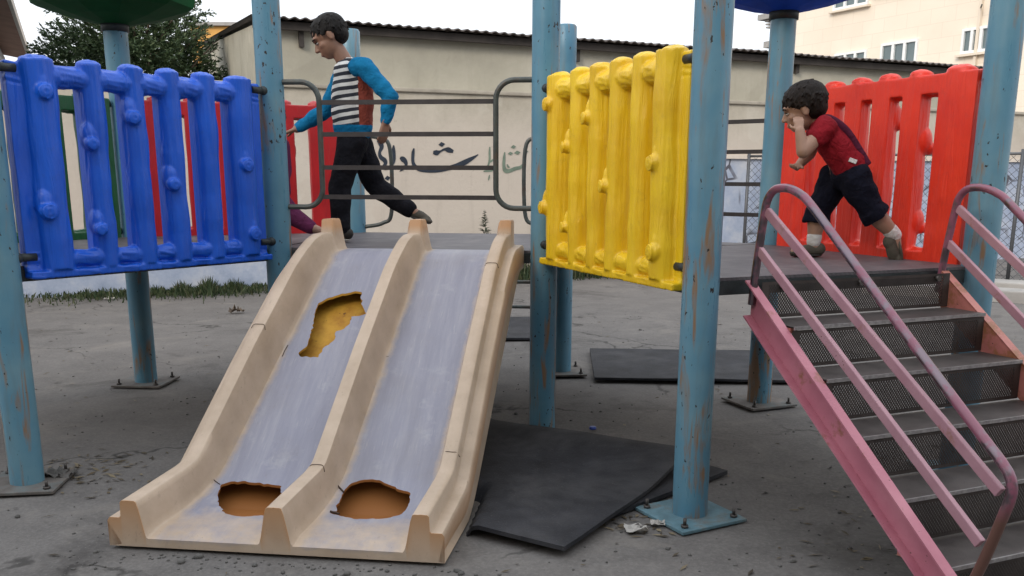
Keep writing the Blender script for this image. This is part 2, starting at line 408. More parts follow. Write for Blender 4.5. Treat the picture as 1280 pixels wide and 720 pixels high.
def mat_wall():
    n = NB('stained_render', .9, .2); geo = n.n('ShaderNodeNewGeometry'); p = geo.outputs['Position']
    col = n.ramp(n.noise(p, .9, 6, .65), [(.3, (.37, .335, .27)), (.52, (.48, .435, .36)), (.72, (.57, .52, .44))])
    col = n.mix(.3, col, n.ramp(n.noise(p, 6, 6, .7), [(.3, (.30, .27, .22)), (.7, (.55, .50, .43))]))
    # pinkish lower render
    z = sepz(n, p, 2)
    lo = n.mask(n.math('ADD', z, n.math('MULTIPLY', n.noise(p, 1.6, 5), .5)), 2.35, 1.9)
    col = n.mix(n.math('MULTIPLY', lo, .8), col, (.54, .475, .415))
    st = n.n('ShaderNodeMapping'); st.inputs['Scale'].default_value = (5, 5, .5); n.l(p, st.inputs[0])
    s = n.noise(st.outputs[0], 1.3, 5, .7); col = n.mix(n.math('MULTIPLY', n.mask(s, .56, .80), .22), col, (.19, .165, .135))
    pk = n.noise(p, 22, 4, .6); col = n.mix(n.math('MULTIPLY', n.mask(pk, .66, .74), .4), col, (.24, .21, .17))
    pt = n.noise(p, 1.3, 3, .5, .8); col = n.mix(n.math('MULTIPLY', n.mask(pt, .56, .60), .22), col, (.60, .565, .50))
    # limewash dado: high on the right of x = 2.7, low on the left of x = -2.3
    x = sepz(n, p, 0); jit = n.math('MULTIPLY', n.math('SUBTRACT', n.noise(p, 3, 4), .5), .12)
    hi = n.math('MULTIPLY', n.mask(x, 2.68, 2.72), n.math('LESS_THAN', n.math('ADD', z, jit), 1.51))
    le = n.math('MULTIPLY', n.mask(x, -2.2, -2.5), n.math('LESS_THAN', n.math('ADD', z, jit), .34))
    da = n.math('MAXIMUM', hi, le)
    col = n.mix(da, col, n.ramp(n.noise(p, 2.4, 5, .7), [(.3, (.26, .31, .42)), (.5, (.36, .41, .52)), (.7, (.50, .52, .57))]))
    # crazed pattern painted on the dado
    v = n.n('ShaderNodeTexVoronoi'); v.feature = 'DISTANCE_TO_EDGE'; v.inputs['Scale'].default_value = 2.6; n.l(p, v.inputs['Vector'])
    cr = n.math('MULTIPLY', n.math('MULTIPLY', hi, n.mask(v.outputs['Distance'], .04, .025)), n.mask(n.noise(p, 1.4, 2), .46, .52))
    col = n.mix(cr, col, (.10, .10, .12))
    n.color(col); n.bump(n.noise(p, 16, 6, .7), .4, .015); return n.m
M['wall'] = mat_wall()
def mat_shed():
    n = NB('grey_cement_render', .92, .2); geo = n.n('ShaderNodeNewGeometry'); p = geo.outputs['Position']
    col = n.ramp(n.noise(p, .8, 6, .65), [(.3, (.33, .31, .255)), (.52, (.42, .395, .325)), (.74, (.51, .48, .405))])
    st = n.n('ShaderNodeMapping'); st.inputs['Scale'].default_value = (4, 4, .6); n.l(p, st.inputs[0])
    col = n.mix(n.math('MULTIPLY', n.mask(n.noise(st.outputs[0], 1.2, 5, .7), .55, .8), .25), col, (.18, .16, .13))
    pt = n.noise(p, 1.1, 4, .6, 1.0); col = n.mix(n.math('MULTIPLY', n.mask(pt, .55, .6), .25), col, (.27, .25, .205))
    n.color(col); n.bump(n.noise(p, 14, 6, .7), .4, .015); return n.m
M['shed'] = mat_shed()
M['coping'] = mat_simple('weathered_coping', (.36, .325, .27), .9, .25, 3, .3, 20, dirt=(.16, .14, .12))
M['roof'] = mat_simple('weathered_corrugated_sheet', (.10, .085, .08), .7, .3, 4)
M['fascia'] = mat_simple('dark_eave_board', (.05, .042, .038), .8, .3, 4)
def mat_clad():
    n = NB('cream_stone_cladding', .75, .3); geo = n.n('ShaderNodeNewGeometry'); p = geo.outputs['Position']
    br = n.n('ShaderNodeTexBrick'); br.inputs['Scale'].default_value = 1; br.inputs['Mortar Size'].default_value = .012
    br.inputs['Brick Width'].default_value = 1.0; br.inputs['Row Height'].default_value = .5
    br.inputs['Color1'].default_value = (.76, .67, .56, 1); br.inputs['Color2'].default_value = (.79, .71, .60, 1); br.inputs['Mortar'].default_value = (.70, .615, .51, 1)
    tc = n.n('ShaderNodeTexCoord'); n.l(tc.outputs['UV'], br.inputs['Vector'])
    col = n.mix(n.math('MULTIPLY', n.mask(n.noise(p, .5, 5), .45, .75), .3), br.outputs['Color'], (.62, .52, .42))
    n.color(col); return n.m
M['clad'] = mat_clad()
M['glass'] = mat_simple('window_glass', (.10, .14, .15), .08, .1, 2, spec=.9)
M['white_frame'] = mat_simple('white_window_frame', (.75, .76, .76), .45, .05)
M['grey_trim'] = mat_simple('grey_building_trim', (.30, .29, .28), .7, .15)
M['pinkbrick'] = mat_simple('pale_brown_soffit', (.30, .17, .12), .85, .2, 3)
M['pale_fascia'] = mat_simple('pale_fascia', (.62, .55, .48), .7, .1)
M['bluewhite'] = mat_simple('bluish_white_wall', (.50, .55, .60), .85, .12, 2)
M['ochre'] = mat_simple('ochre_wall', (.62, .34, .10), .85, .15, 1.2)
def mat_leaf(name, a, b, c):
    n = NB(name, .6, .25); geo = n.n('ShaderNodeNewGeometry')
    n.color(n.ramp(geo.outputs['Random Per Island'], [(0, a), (.5, b), (1, c)]))
    n.b.inputs['Transmission Weight'].default_value = 0
    return n.m
M['leaf'] = mat_leaf('dark_needle_leaf', (.026, .048, .022), (.055, .088, .038), (.11, .145, .07))
M['grass'] = mat_leaf('dry_green_grass', (.018, .034, .014), (.036, .058, .022), (.085, .085, .045))
M['weed'] = mat_leaf('weed_leaf', (.03, .05, .03), (.05, .075, .045), (.09, .11, .07))
M['bark'] = mat_simple('bark', (.10, .075, .055), .9, .3, 8, .5, 30)
M['wire'] = mat_simple('fence_wire', (.10, .105, .115), .5, .2, 4, metal=.4)
M['concrete'] = mat_simple('old_concrete', (.34, .325, .31), .9, .2, 3, .4, 40)
M['paper'] = mat_simple('dirty_paper', (.40, .38, .355), .85, .15, 30)
M['blue_bit'] = mat_simple('blue_cap_plastic', (.04, .07, .30), .4)
M['stone'] = mat_simple('pebble', (.10, .095, .09), .9, .35, 25)
M['ink'] = mat_simple('dark_grey_wall_paint', (.022, .030, .046), .8, .25, 14)
M['ink_green'] = mat_simple('faded_green_wall_paint', (.155, .20, .155), .85, .25, 10)
# people
M['skin'] = mat_simple('skin', (.25, .135, .092), .5, .08, 20)
M['skin_pale'] = mat_simple('paler_skin', (.34, .20, .145), .5, .08, 20)
M['hair'] = mat_simple('black_hair', (.010, .0085, .008), .45, .4, 60, .5, 120)
M['hair_brown'] = mat_simple('dark_brown_hair', (.014, .0095, .008), .5, .4, 60, .5, 120)
M['black_cloth'] = mat_simple('black_cloth', (.010, .010, .014), .9, .3, 14, .3, 30)
M['navy'] = mat_simple('navy_cloth', (.007, .0075, .016), .9, .3, 14, .3, 30)
M['turq'] = mat_simple('turquoise_cloth', (.006, .135, .29), .85, .15, 10, .3, 25)
M['brown_red'] = mat_simple('brick_red_cloth', (.22, .05, .035), .85, .15, 10)
M['red_cloth'] = mat_simple('dark_red_cloth', (.22, .010, .018), .85, .2, 12, .3, 25)
M['maroon'] = mat_simple('maroon_cloth', (.07, .012, .03), .85, .2, 12)
M['purple'] = mat_simple('purple_cloth', (.12, .025, .075), .85, .2, 12, .3, 25)
M['pink_cloth'] = mat_simple('pale_pink_cloth', (.48, .33, .42), .85, .2, 12)
M['white_cloth'] = mat_simple('white_cloth', (.62, .60, .60), .85, .1, 20)
M['shoe'] = mat_simple('dark_shoe', (.022, .020, .019), .6, .3, 20)
M['shoe_grey'] = mat_simple('worn_brown_shoe', (.075, .066, .052), .75, .3, 20)
M['sole'] = mat_simple('pale_sole', (.40, .38, .35), .7, .1)
M['eye'] = mat_simple('dark_eye', (.012, .009, .008), .15, .1)
M['eyewhite'] = mat_simple('eye_white', (.62, .58, .55), .25, .05)
M['lip'] = mat_simple('lip', (.30, .12, .10), .5, .05)
def mat_stripe():
    n = NB('black_and_white_striped_cloth', .85); geo = n.n('ShaderNodeNewGeometry'); p = geo.outputs['Position']
    d = n.math('ADD', sepz(n, p, 2), n.math('MULTIPLY', sepz(n, p, 0), -.18))
    d = n.math('ADD', d, n.math('MULTIPLY', n.noise(p, 9, 2), .012))
    f = n.math('FRACT', n.math('MULTIPLY', d, 26.0))
    n.color(n.mix(n.math('GREATER_THAN', f, .5), (.66, .64, .62), (.022, .024, .035))); n.bump(n.noise(p, 24, 4), .3, .006); return n.m
M['stripe'] = mat_stripe()

# ------------------------------------------------------------------ the setting: ground
bm = bmesh.new()
def gh(x, y): return .012 * noise.noise((x * .6, y * .6, 3)) + .006 * noise.noise((x * 2.1, y * 2.1, 9))
nx, ny = 160, 150
gv = [[bm.verts.new((-9 + 18 * i / nx, 0.4 + 15 * j / ny, min(0, gh(-9 + 18 * i / nx, .4 + 15 * j / ny) - .010))) for i in range(nx + 1)] for j in range(ny + 1)]
for j in range(ny):
    for i in range(nx): bm.faces.new((gv[j][i], gv[j][i + 1], gv[j + 1][i + 1], gv[j + 1][i])).smooth = True
# skirt to the horizon
ring = [gv[0][i] for i in range(nx + 1)] + [gv[j][nx] for j in range(1, ny + 1)] + [gv[ny][i] for i in range(nx - 1, -1, -1)] + [gv[j][0] for j in range(ny - 1, 0, -1)]
cx, cy = 0, 7.9
far = [bm.verts.new((cx + (v.co.x - cx) * 25, cy + (v.co.y - cy) * 25, -.02)) for v in ring]
for i in range(len(ring)): bm.faces.new((ring[i], far[i], far[(i + 1) % len(ring)], ring[(i + 1) % len(ring)]))
kind(obj('ground', bm, M['ground'], origin=(0, 0, 0)), 'structure')

# ------------------------------------------------------------------ boundary wall, shed, buildings behind
WP = V(-2.7, 10.5, 0); WD = V(1, .394, 0).normalized(); WN = V(WD.y, -WD.x, 0)     # wall face; WN points at the camera
def wpt(px, py, off=0.0):
    p = on_plane(px, py, WP + WN * off, WP + WN * off + WD); return p
def walong(x): return WP + WD * ((x - WP.x) / WD.x)
wa, wb = walong(-11.5), walong(16)
bm = bmesh.new(); beam(bm, (wa.x - WN.x * .12, wa.y - WN.y * .12, 1.095), (wb.x - WN.x * .12, wb.y - WN.y * .12, 1.095), .24, 2.25)
wall = obj('boundary_wall', bm, M['wall'])
tag(wall, 'long stained beige boundary wall with Persian lettering behind the play structure', 'wall')
bm = bmesh.new()
beam(bm, (wa.x - WN.x * .12, wa.y - WN.y * .12, 2.235), (wb.x - WN.x * .12, wb.y - WN.y * .12, 2.235), .31, .045, bev=.012)
obj('coping', bm, M['coping'], wall)
bm = bmesh.new()
p, q = walong(2.7), wb
beam(bm, p + WN * .018 + V(0, 0, 1.525), q + WN * .018 + V(0, 0, 1.525), .04, .05)
obj('ledge', bm, M['pale_fascia'], wall)

# lettering: brush strokes, (x, y, width) in an enlarged crop of the photo
def zp(x, y): return (460 + x / 5.818, 165 + y / 5.818)
def ribbon(bm, stroke, k):
    pts = curve([V(a[0], a[1], a[2]) for a in stroke], 6)
    L, Rr = [], []
    ang = None
    for i, p in enumerate(pts):
        t = pts[min(i + 1, len(pts) - 1)] - pts[max(i - 1, 0)]; t = V(t.x, t.y, 0).normalized(); n = V(-t.y, t.x, 0)
        for s, lst in ((1, L), (-1, Rr)):
            q = V(p.x, p.y, 0) + n * (s * p.z * .74)
            lst.append(bm.verts.new(wpt(*zp(q.x, q.y), .004 + k * .0004)))
    for i in range(len(L) - 1): bm.faces.new((L[i], L[i + 1], Rr[i + 1], Rr[i]))
def dot(bm, x, y, rx, ry, k):
    c = [(x - rx, y + ry * .2), (x - rx * .1, y - ry), (x + rx, y - ry * .2), (x + rx * .1, y + ry)]
    bm.faces.new([bm.verts.new(wpt(*zp(*p), .004 + k * .0004)) for p in c])
bm = bmesh.new()
for k, s in enumerate([
    [(72, 58, 16), (92, 84, 24), (98, 112, 20), (84, 150, 14), (92, 182, 20), (122, 208, 22), (124, 236, 16), (92, 266, 14), (40, 284, 12), (-20, 280, 8)],
    [(186, 96, 6), (186, 130, 16), (190, 185, 15), (182, 225, 14), (150, 262, 12), (118, 274, 6)],
    [(234, 186, 12), (252, 196, 26), (270, 214, 22), (276, 240, 14), (258, 268, 10), (230, 286, 4)],
    [(334, 118, 6), (328, 150, 15), (326, 210, 15), (338, 244, 18), (372, 270, 20), (430, 280, 20), (500, 278, 22), (570, 266, 22), (640, 246, 22), (700, 222, 26), (752, 194, 18), (802, 164, 4)],
    [(474, 148, 16), (500, 150, 26), (526, 140, 10), (556, 126, 12), (585, 130, 26), (620, 142, 14)]]): ribbon(bm, s, k)
dot(bm, 536, 90, 25, 18, 6); dot(bm, 142, 335, 22, 18, 7); dot(bm, 92, 342, 20, 16, 8)
obj('painted_lettering', bm, M['ink'], wall, label='dark grey brush lettering, long Persian word')
bm = bmesh.new()
for k, s in enumerate([
    [(886, 108, 5), (884, 150, 10), (884, 205, 10), (872, 250, 8)],
    [(884, 222, 6), (905, 206, 10), (922, 198, 9), (934, 210, 9), (925, 250, 10), (900, 278, 12), (840, 286, 7)],
    [(884, 312, 4), (880, 332, 8), (876, 352, 3)],
    [(994, 146, 5), (990, 190, 13), (988, 245, 15), (1000, 280, 22), (1030, 282, 18), (1070, 266, 18), (1110, 256, 16), (1136, 226, 12), (1142, 186, 8)],
    [(1012, 234, 4), (1018, 250, 10), (1030, 258, 5)]]): ribbon(bm, s, k)
for k, d in enumerate([(1058, 108, 20, 14), (1036, 156, 20, 13), (1086, 150, 24, 15), (1150, 142, 16, 13)]): dot(bm, *d, 6 + k)
obj('painted_lettering', bm, M['ink_green'], wall, label='faded green brush lettering, short Persian word')

# shed on the far side of the wall, corrugated roof rising to the back
sh0, sh1 = walong(-2.75) - WN * .25, walong(7.15) - WN * .25
dep = 9.5
bm = bmesh.new()
c = [sh0, sh1, sh1 - WN * dep, sh0 - WN * dep]; zt = [2.91, 2.84, 3.78, 3.80]
lo = [bm.verts.new((p.x, p.y, 0)) for p in c]; hi = [bm.verts.new((p.x, p.y, z)) for p, z in zip(c, zt)]
bm.faces.new(lo); bm.faces.new(hi)
for i in range(4): bm.faces.new((lo[i], lo[(i + 1) % 4], hi[(i + 1) % 4], hi[i]))
shed = obj('shed', bm, M['shed'])
tag(shed, 'low grey rendered shed with a corrugated sheet roof behind the boundary wall', 'shed')
bm = bmesh.new()
n = 900; L = (sh1 - sh0).length + .28; rows = []
for k, (o, dz) in enumerate(((-.22, 0), (dep + .05, .90))):
    r0, r1 = [], []
    for i in range(n + 1):
        s = -.08 + L * i / n; p = sh0 + WD * s - WN * o; z = 2.955 + dz - .07 * s / 10.7 + .011 * math.sin(2 * PI * s / .118) + .014 * noise.noise((s * .7, 0, 5))
        r0.append(bm.verts.new((p.x, p.y, z))); r1.append(bm.verts.new((p.x, p.y, z - .012)))
    rows.append((r0, r1))
for i in range(n):
    (a0, a1), (b0, b1) = rows
    bm.faces.new((a0[i], a0[i + 1], b0[i + 1], b0[i])); bm.faces.new((a1[i], b1[i], b1[i + 1], a1[i + 1])); bm.faces.new((a0[i], a1[i], a1[i + 1], a0[i + 1]))
obj('roof', bm, M['roof'], shed)
bm = bmesh.new(); beam(bm, sh0 + WN * .10 - WD * .06 + V(0, 0, 2.885), sh1 + WN * .10 + WD * .1 + V(0, 0, 2.805), .05, .085)
obj('eave_board', bm, M['fascia'], shed)
for px, h in ((376, 14), (722, 12), (999, 9)):                    # small dark brackets below the eave
    a = on_plane(px, 38, sh0 + WN * .03, sh0 + WN * .03 + WD)
    bm = bmesh.new(); box(bm, (0, 0, 0), (.055, .06, .17), frame((a.x, a.y, 2.76), WD)); obj('bracket', bm, M['fascia'], shed)

# cream apartment building, upper right, its facade receding to the left
B0 = V(11.35, 40, 0); BD = V(.525, -1, 0).normalized(); BN = V(BD.y, -BD.x, 0)
if BN.y > 0: BN = -BN
bm = bmesh.new(); BL, BH = 26, 17
c = [B0, B0 + BD * BL, B0 + BD * BL - BN * 12, B0 - BN * 12]
uvl = bm.loops.layers.uv.new('uv')
def quad_uv(bm, ps, uvs, mi=0):
    f = bm.faces.new([bm.verts.new(p) for p in ps]); f.material_index = mi
    for l, t in zip(f.loops, uvs): l[uvl].uv = t
for i in range(4):
    a, b = c[i], c[(i + 1) % 4]; W_ = (b - a).length
    quad_uv(bm, [a, b, b + V(0, 0, BH), a + V(0, 0, BH)], [(0, 0), (W_, 0), (W_, BH), (0, BH)])
quad_uv(bm, [p + V(0, 0, BH) for p in c], [(0, 0)] * 4)
bmesh.ops.remove_doubles(bm, verts=bm.verts, dist=.001)
apt = obj('apartment_building', bm, M['clad'])
tag(apt, 'tall cream stone clad apartment building with white framed windows at upper right', 'building')
def bpt(px, py): return on_plane(px, py, B0, B0 + BD)
def window(x0, x1, yt, yb, panes):
    a, b = bpt(x0, yt), bpt(x1, yt); zt_, zb_ = a.z, bpt(x0, yb).z
    a.z = b.z = 0; Wd = (b - a).length; F_ = frame((a.x, a.y, 0) , BD, None)
    Fm = frame(a + BN * .02, BD, -BN)
    bm = bmesh.new(); zc, hh = (zt_ + zb_) / 2, zt_ - zb_
    for s in (0, 1): box(bm, (s * Wd, 0, zc), (.09, .12, hh + .09), Fm)
    for zz in (zt_, zb_): box(bm, (Wd / 2, -.002, zz), (Wd - .09, .116, .09), Fm)
    for k in range(1, panes): box(bm, (Wd * k / panes, -.004, zc), (.11, .11, hh - .09), Fm)
    wf = obj('window', bm, M['white_frame'], apt)
    bm = bmesh.new(); box(bm, (Wd / 2, .03, zc), (Wd - .05, .03, hh - .05), Fm); obj('pane', bm, M['glass'], wf)
    bm = bmesh.new(); box(bm, (Wd / 2, -.06, zb_ - .1), (Wd + .3, .22, .07), Fm); obj('sill', bm, M['clad'], wf)
window(1045, 1086, -8, 12, 3); window(1045.5, 1083, 69, 94, 3); window(1104, 1147, 56.5, 84, 3); window(1206, 1240, 38, 66, 3)
window(1250, 1300, -60, -25, 3); window(1100, 1147, -38, -10, 3)
# louvred balcony block at the left end
e0 = B0 - BD * .02 - BN * .5
bm = bmesh.new()
zb = lambda y: at(960, y, 40.6).z
Fm = frame(e0, -BD, BN)
box(bm, (.55, -.8, zb(160) / 2 + zb(38) / 2), (1.1, 2.0, zb(38) - zb(160)), Fm)
tw = obj('balcony_block', bm, M['clad'], apt)
for (ya, yb, ex, mt) in ((14, 21, .65, 'grey_trim'), (22, 24, .35, 'grey_trim'), (26, 28, .32, 'grey_trim'), (30, 32, .3, 'grey_trim'), (49, 57, .35, 'grey_trim')):
    bm = bmesh.new(); box(bm, (.55 + ex / 2, -.8, (zb(ya) + zb(yb)) / 2), (1.1 + ex, 2.0 + ex, zb(ya) - zb(yb)), Fm); obj('ledge', bm, M[mt], tw)
bm = bmesh.new(); box(bm, (.5, -.8, (zb(21) + zb(38)) / 2), (.9, 1.9, zb(21) - zb(38)), Fm); obj('core_wall', bm, M['bluewhite'], tw)
bm = bmesh.new(); p = bpt(1226, 10); beam(bm, p + BN * .01, p + BN * .5 + BD * .4, .04, .04); obj('pole_bracket', bm, M['dark_steel'], apt)
bm = bmesh.new(); p = bpt(1222, 60); beam(bm, V(p.x, p.y, 4) + BN * .06, V(p.x, p.y, 16) + BN * .06, .1, .1, up=BD); obj('downpipe', bm, M['clad'], apt)

# gabled house at far upper left: only its eave and a strip of wall are in view
H0 = V(-6.79, 13.0, 0); HD = V(-2.76, 5.8, 0).normalized(); HN = V(-HD.y, HD.x, 0)
if HN.x > 0: HN = -HN
bm = bmesh.new(); beam(bm, H0 - HD * 4 + HN * 2.5 + V(0, 0, 1.77), H0 + HD * 7 + HN * 2.5 + V(0, 0, 1.77), 4.2, 3.55)
house = obj('house', bm, M['bluewhite']); tag(house, 'house with a brown boarded eave and pale fascia at the far left edge', 'house')
bm = bmesh.new()
a, b = H0 - HD * 4.5, H0 + HD * 7.2
vs = []
for z0 in (0, .14):
    for p, o, z in ((a, 0, 3.55), (b, 0, 3.55), (b, 4.6, 4.3), (a, 4.6, 4.3)): vs.append(bm.verts.new(p + HN * o + V(0, 0, z + z0)))
for f in ((0, 1, 2, 3), (4, 5, 6, 7), (0, 1, 5, 4), (1, 2, 6, 5), (2, 3, 7, 6), (3, 0, 4, 7)): bm.faces.new([vs[i] for i in f])
obj('roof', bm, M['pinkbrick'], house)
bm = bmesh.new(); beam(bm, a - HN * .03 + V(0, 0, 3.62), b - HN * .03 + V(0, 0, 3.62), .05, .16); obj('fascia', bm, M['pale_fascia'], house)
# ochre walled building far behind, between the tree and the shed
p0, p1 = at(238, 33, 30), at(330, 33, 30)
bm = bmesh.new(); box(bm, ((p0.x + p1.x) / 2, 33, p0.z / 2), (p1.x - p0.x, 6, p0.z)); och = obj('house', bm, M['ochre'])
tag(och, 'flat roofed ochre building glimpsed between the dark tree and the shed', 'house')
bm = bmesh.new(); box(bm, ((p0.x + p1.x) / 2, 33, p0.z + .06), (p1.x - p0.x + .3, 6.3, .10)); obj('roof_edge', bm, M['grey_trim'], och)

# unseen building added behind the viewer to shade the low sky on that side
bm = bmesh.new(); box(bm, (0, -10, 3.4), (34, 10, 6.8)); sky_blocker = obj('building', bm, M['shed'])
tag(sky_blocker, 'unseen two storey block added behind the viewer to shade the low sky', 'building')
for i in range(9):
    for z in (1.7, 5.0):
        bm = bmesh.new(); box(bm, (-14 + 3.5 * i, -4.985, z), (1.6, .06, 1.5)); wf = obj('window', bm, M['white_frame'], sky_blocker)
        bm = bmesh.new(); box(bm, (-14 + 3.5 * i, -4.95, z), (1.4, .04, 1.3)); obj('pane', bm, M['glass'], wf)

# ------------------------------------------------------------------ tree behind the wall
TC = at(166, 60, 14.2); tb = V(TC.x, TC.y, 0)
bm = bmesh.new()
tube(bm, curve([tb, tb + V(.04, 0, 1.0), tb + V(-.05, .05, 2.2), tb + V(.02, .05, 3.5)], 5), [.15 - .008 * i for i in range(16)], 10)
limbs = []
for i in range(60):
    a = random.uniform(0, 2 * PI); z = random.uniform(1.2, 3.2); ln = random.uniform(.75, 1.2) * (1.15 - .12 * abs(z - 1.9))
    p = tb + V(0, 0, z); q = p + V(math.cos(a) * ln, math.sin(a) * ln, ln * random.uniform(.15, .75)); limbs.append((p, q))
    tube(bm, curve([p, p.lerp(q, .5) + V(0, 0, -.05), q], 3), [.035, .031, .026, .021, .016, .012, .007], 5)
trunk_bm = bm
def spray(bm, p, d, ln, n):           # a twig with short needle-like leaflets, drooping at its tip
    d = d.normalized(); s0 = d.cross(V(0, 0, 1)).normalized()
    for i in range(n):
        f = (i + random.random()) / n; c = p + d * ln * f + V(0, 0, -.25 * ln * f * f)
        t = (d * .75 + s0 * random.gauss(0, .7) + V(0, 0, random.gauss(-.05, .45))).normalized()
        w_ = t.cross(V(random.gauss(0, 1), random.gauss(0, 1), random.gauss(0, 1))).normalized() * random.uniform(.007, .015); l = random.uniform(.04, .09)
        bm.faces.new([bm.verts.new(x) for x in (c - w_ * .5, c + t * l * .45 - w_, c + t * l, c + t * l * .45 + w_)])
bm = bmesh.new()
for k in range(4300):
    while True:
        d = V(random.uniform(-1, 1), random.uniform(-1, 1), random.uniform(-1, 1))
        if .3 < d.length < 1: break
    dn = d.normalized(); lump = 1 + .30 * noise.noise(dn * 2.6 + V(4, 1, 2)) + .12 * noise.noise(dn * 6 + V(1, 7, 2))
    c = tb + V(d.x * 1.12 * lump, d.y * 1.12 * lump, 2.55 + d.z * 1.42 * lump)
    if noise.noise(c * 2.2) < -.28: continue
    o = V(dn.x, dn.y, dn.z * .5 + .35) + V(random.gauss(0, .35), random.gauss(0, .35), random.gauss(0, .3))
    spray(bm, c, o, random.uniform(.14, .30), 20)
for p, q in limbs:
    for _ in range(5): spray(bm, p.lerp(q, random.uniform(.6, 1)), (q - p).normalized() + V(random.gauss(0, .4), random.gauss(0, .4), random.gauss(0, .3)), .22, 18)
tree = obj('tree', trunk_bm, M['bark']); tree.name = 'tree'
tag(tree, 'dark evergreen tree with dense needles rising behind the wall at upper left', 'tree')
tree_trunk = tree
obj('crown', bm, M['leaf'], tree)

# weeds and grass at the foot of the wall
bm = bmesh.new()
for k in range(9000):
    px = random.uniform(-60, 345); wgt = math.exp(-((px - 265) / 70) ** 2) * .9 + .35 * math.exp(-((px - 130) / 60) ** 2) + .03
    if random.random() > wgt: continue
    base = walong(0); x = px
    p = wpt(x, 340); p = V(p.x, p.y, 0) + WN * abs(random.gauss(0, .28) + .12)
    h = random.uniform(.02, .13) * (.45 + wgt * .6) * (1 + .8 * noise.noise((px * .06, 2, 1))); lean = V(random.gauss(0, .35), random.gauss(0, .35), 1).normalized()
    s = V(random.gauss(0, 1), random.gauss(0, 1), 0).normalized() * random.uniform(.004, .010)
    a = p - s; b = p + s; t = p + lean * h; m_ = p + lean * h * .55 + V(0, 0, .01)
    bm.faces.new([bm.verts.new(v) for v in (a, b, m_ + s * .7, t, m_ - s * .7)])
for k in range(2200):
    p = wpt(random.uniform(560, 760), 335); p = V(p.x, p.y, 0) + WN * abs(random.gauss(0, .22) + .1)
    h = random.uniform(.05, .3); lean = V(random.gauss(0, .35), random.gauss(0, .35), 1).normalized()
    s = V(random.gauss(0, 1), random.gauss(0, 1), 0).normalized() * random.uniform(.004, .010)
    m_ = p + lean * h * .55
    bm.faces.new([bm.verts.new(v) for v in (p - s, p + s, m_ + s * .7, p + lean * h, m_ - s * .7)])
kind(obj('grass', bm, M['grass'], origin=(-3, 10, 0)), 'stuff')
# one taller weed in front of the wall, seen over the deck
wb_ = on_plane(606, 330, WP + WN * .25, WP + WN * .25 + WD); wb_.z = 0
bm = bmesh.new(); top = wpt(606, 262, .25).z
tube(bm, curve([wb_, wb_ + V(.02, 0, top * .5), wb_ + V(-.005, 0, top)], 5), [.009 - .0007 * i for i in range(11)], 6)
weed_stem = bm; bm = bmesh.new()
for k in range(150):
    f = random.random() ** .7; z = top * (.35 + .63 * f); rr = .17 * (1.08 - f) + .01
    a = random.uniform(0, 2 * PI); p = wb_ + V(0, 0, z); d = V(math.cos(a), math.sin(a), .45).normalized()
    q = p + d * rr; s = d.cross(V(0, 0, 1)).normalized() * .011
    bm.faces.new([bm.verts.new(v) for v in (p, p.lerp(q, .5) + s, q + V(0, 0, -.01), p.lerp(q, .5) - s)])
weed = obj('weed', weed_stem, M['weed']); tag(weed, 'small pointed green weed growing against the beige wall behind the slide', 'weed'); obj('leaves', bm, M['weed'], weed)

# ------------------------------------------------------------------ chain link fence and kerbs at right
F0, F1 = V(3.15, 12.55, 0), V(7.6, 9.6, 0); FD = (F1 - F0).normalized(); FN = V(FD.y, -FD.x, 0); FL = (F1 - F0).length; FH = 1.53
fence = empty('chain_link_fence', (F0 + F1) / 2); tag(fence, 'grey chain link fence in front of the bluish white wall at right', 'fence')
for s in (0.02, 1.65, 3.25, 4.9):
    bm = bmesh.new(); tube(bm, [F0 + FD * s, F0 + FD * s + V(0, 0, FH + .05)], .022, 10); obj('fence_post', bm, M['wire'], fence, smooth=False)
bm = bmesh.new(); tube(bm, [F0 + V(0, 0, FH), F1 + V(0, 0, FH)], .016, 8); obj('top_rail', bm, M['wire'], fence)
bm = bmesh.new(); stp = .095; z0, z1 = .04, FH - .02
k = -int((z1 - z0) / stp) - 1
while k * stp < FL:
    for sgn in (1, -1):
        s0 = k * stp; s1 = s0 + (z1 - z0)
        a, b = (s0, s1)
        ta, tb_ = 0.0, 1.0
        if a < 0: ta = -a / (b - a)
        if b > FL: tb_ = (FL - a) / (b - a)
        if tb_ - ta > .01:
            pz = lambda t: z0 + (z1 - z0) * (t if sgn > 0 else 1 - t)
            tube(bm, [F0 + FD * (a + (b - a) * ta) + V(0, 0, pz(ta)) + FN * .004 * sgn, F0 + FD * (a + (b - a) * tb_) + V(0, 0, pz(tb_)) + FN * .004 * sgn], .0030, 3, cap=False)
    k += 1
obj('wire_mesh', bm, M['wire'], fence)
for off, wd, ht in ((.35, .42, .10), (1.35, .34, .11)):
    bm = bmesh.new(); a, b = F0 + FD * (.6 + off) + FN * off, F1 + FN * off
    beam(bm, V(a.x, a.y, ht / 2 - .02), V(b.x, b.y, ht / 2 - .02), wd, ht + .04, bev=.015); kind(obj('kerb', bm, M['concrete']), 'structure')

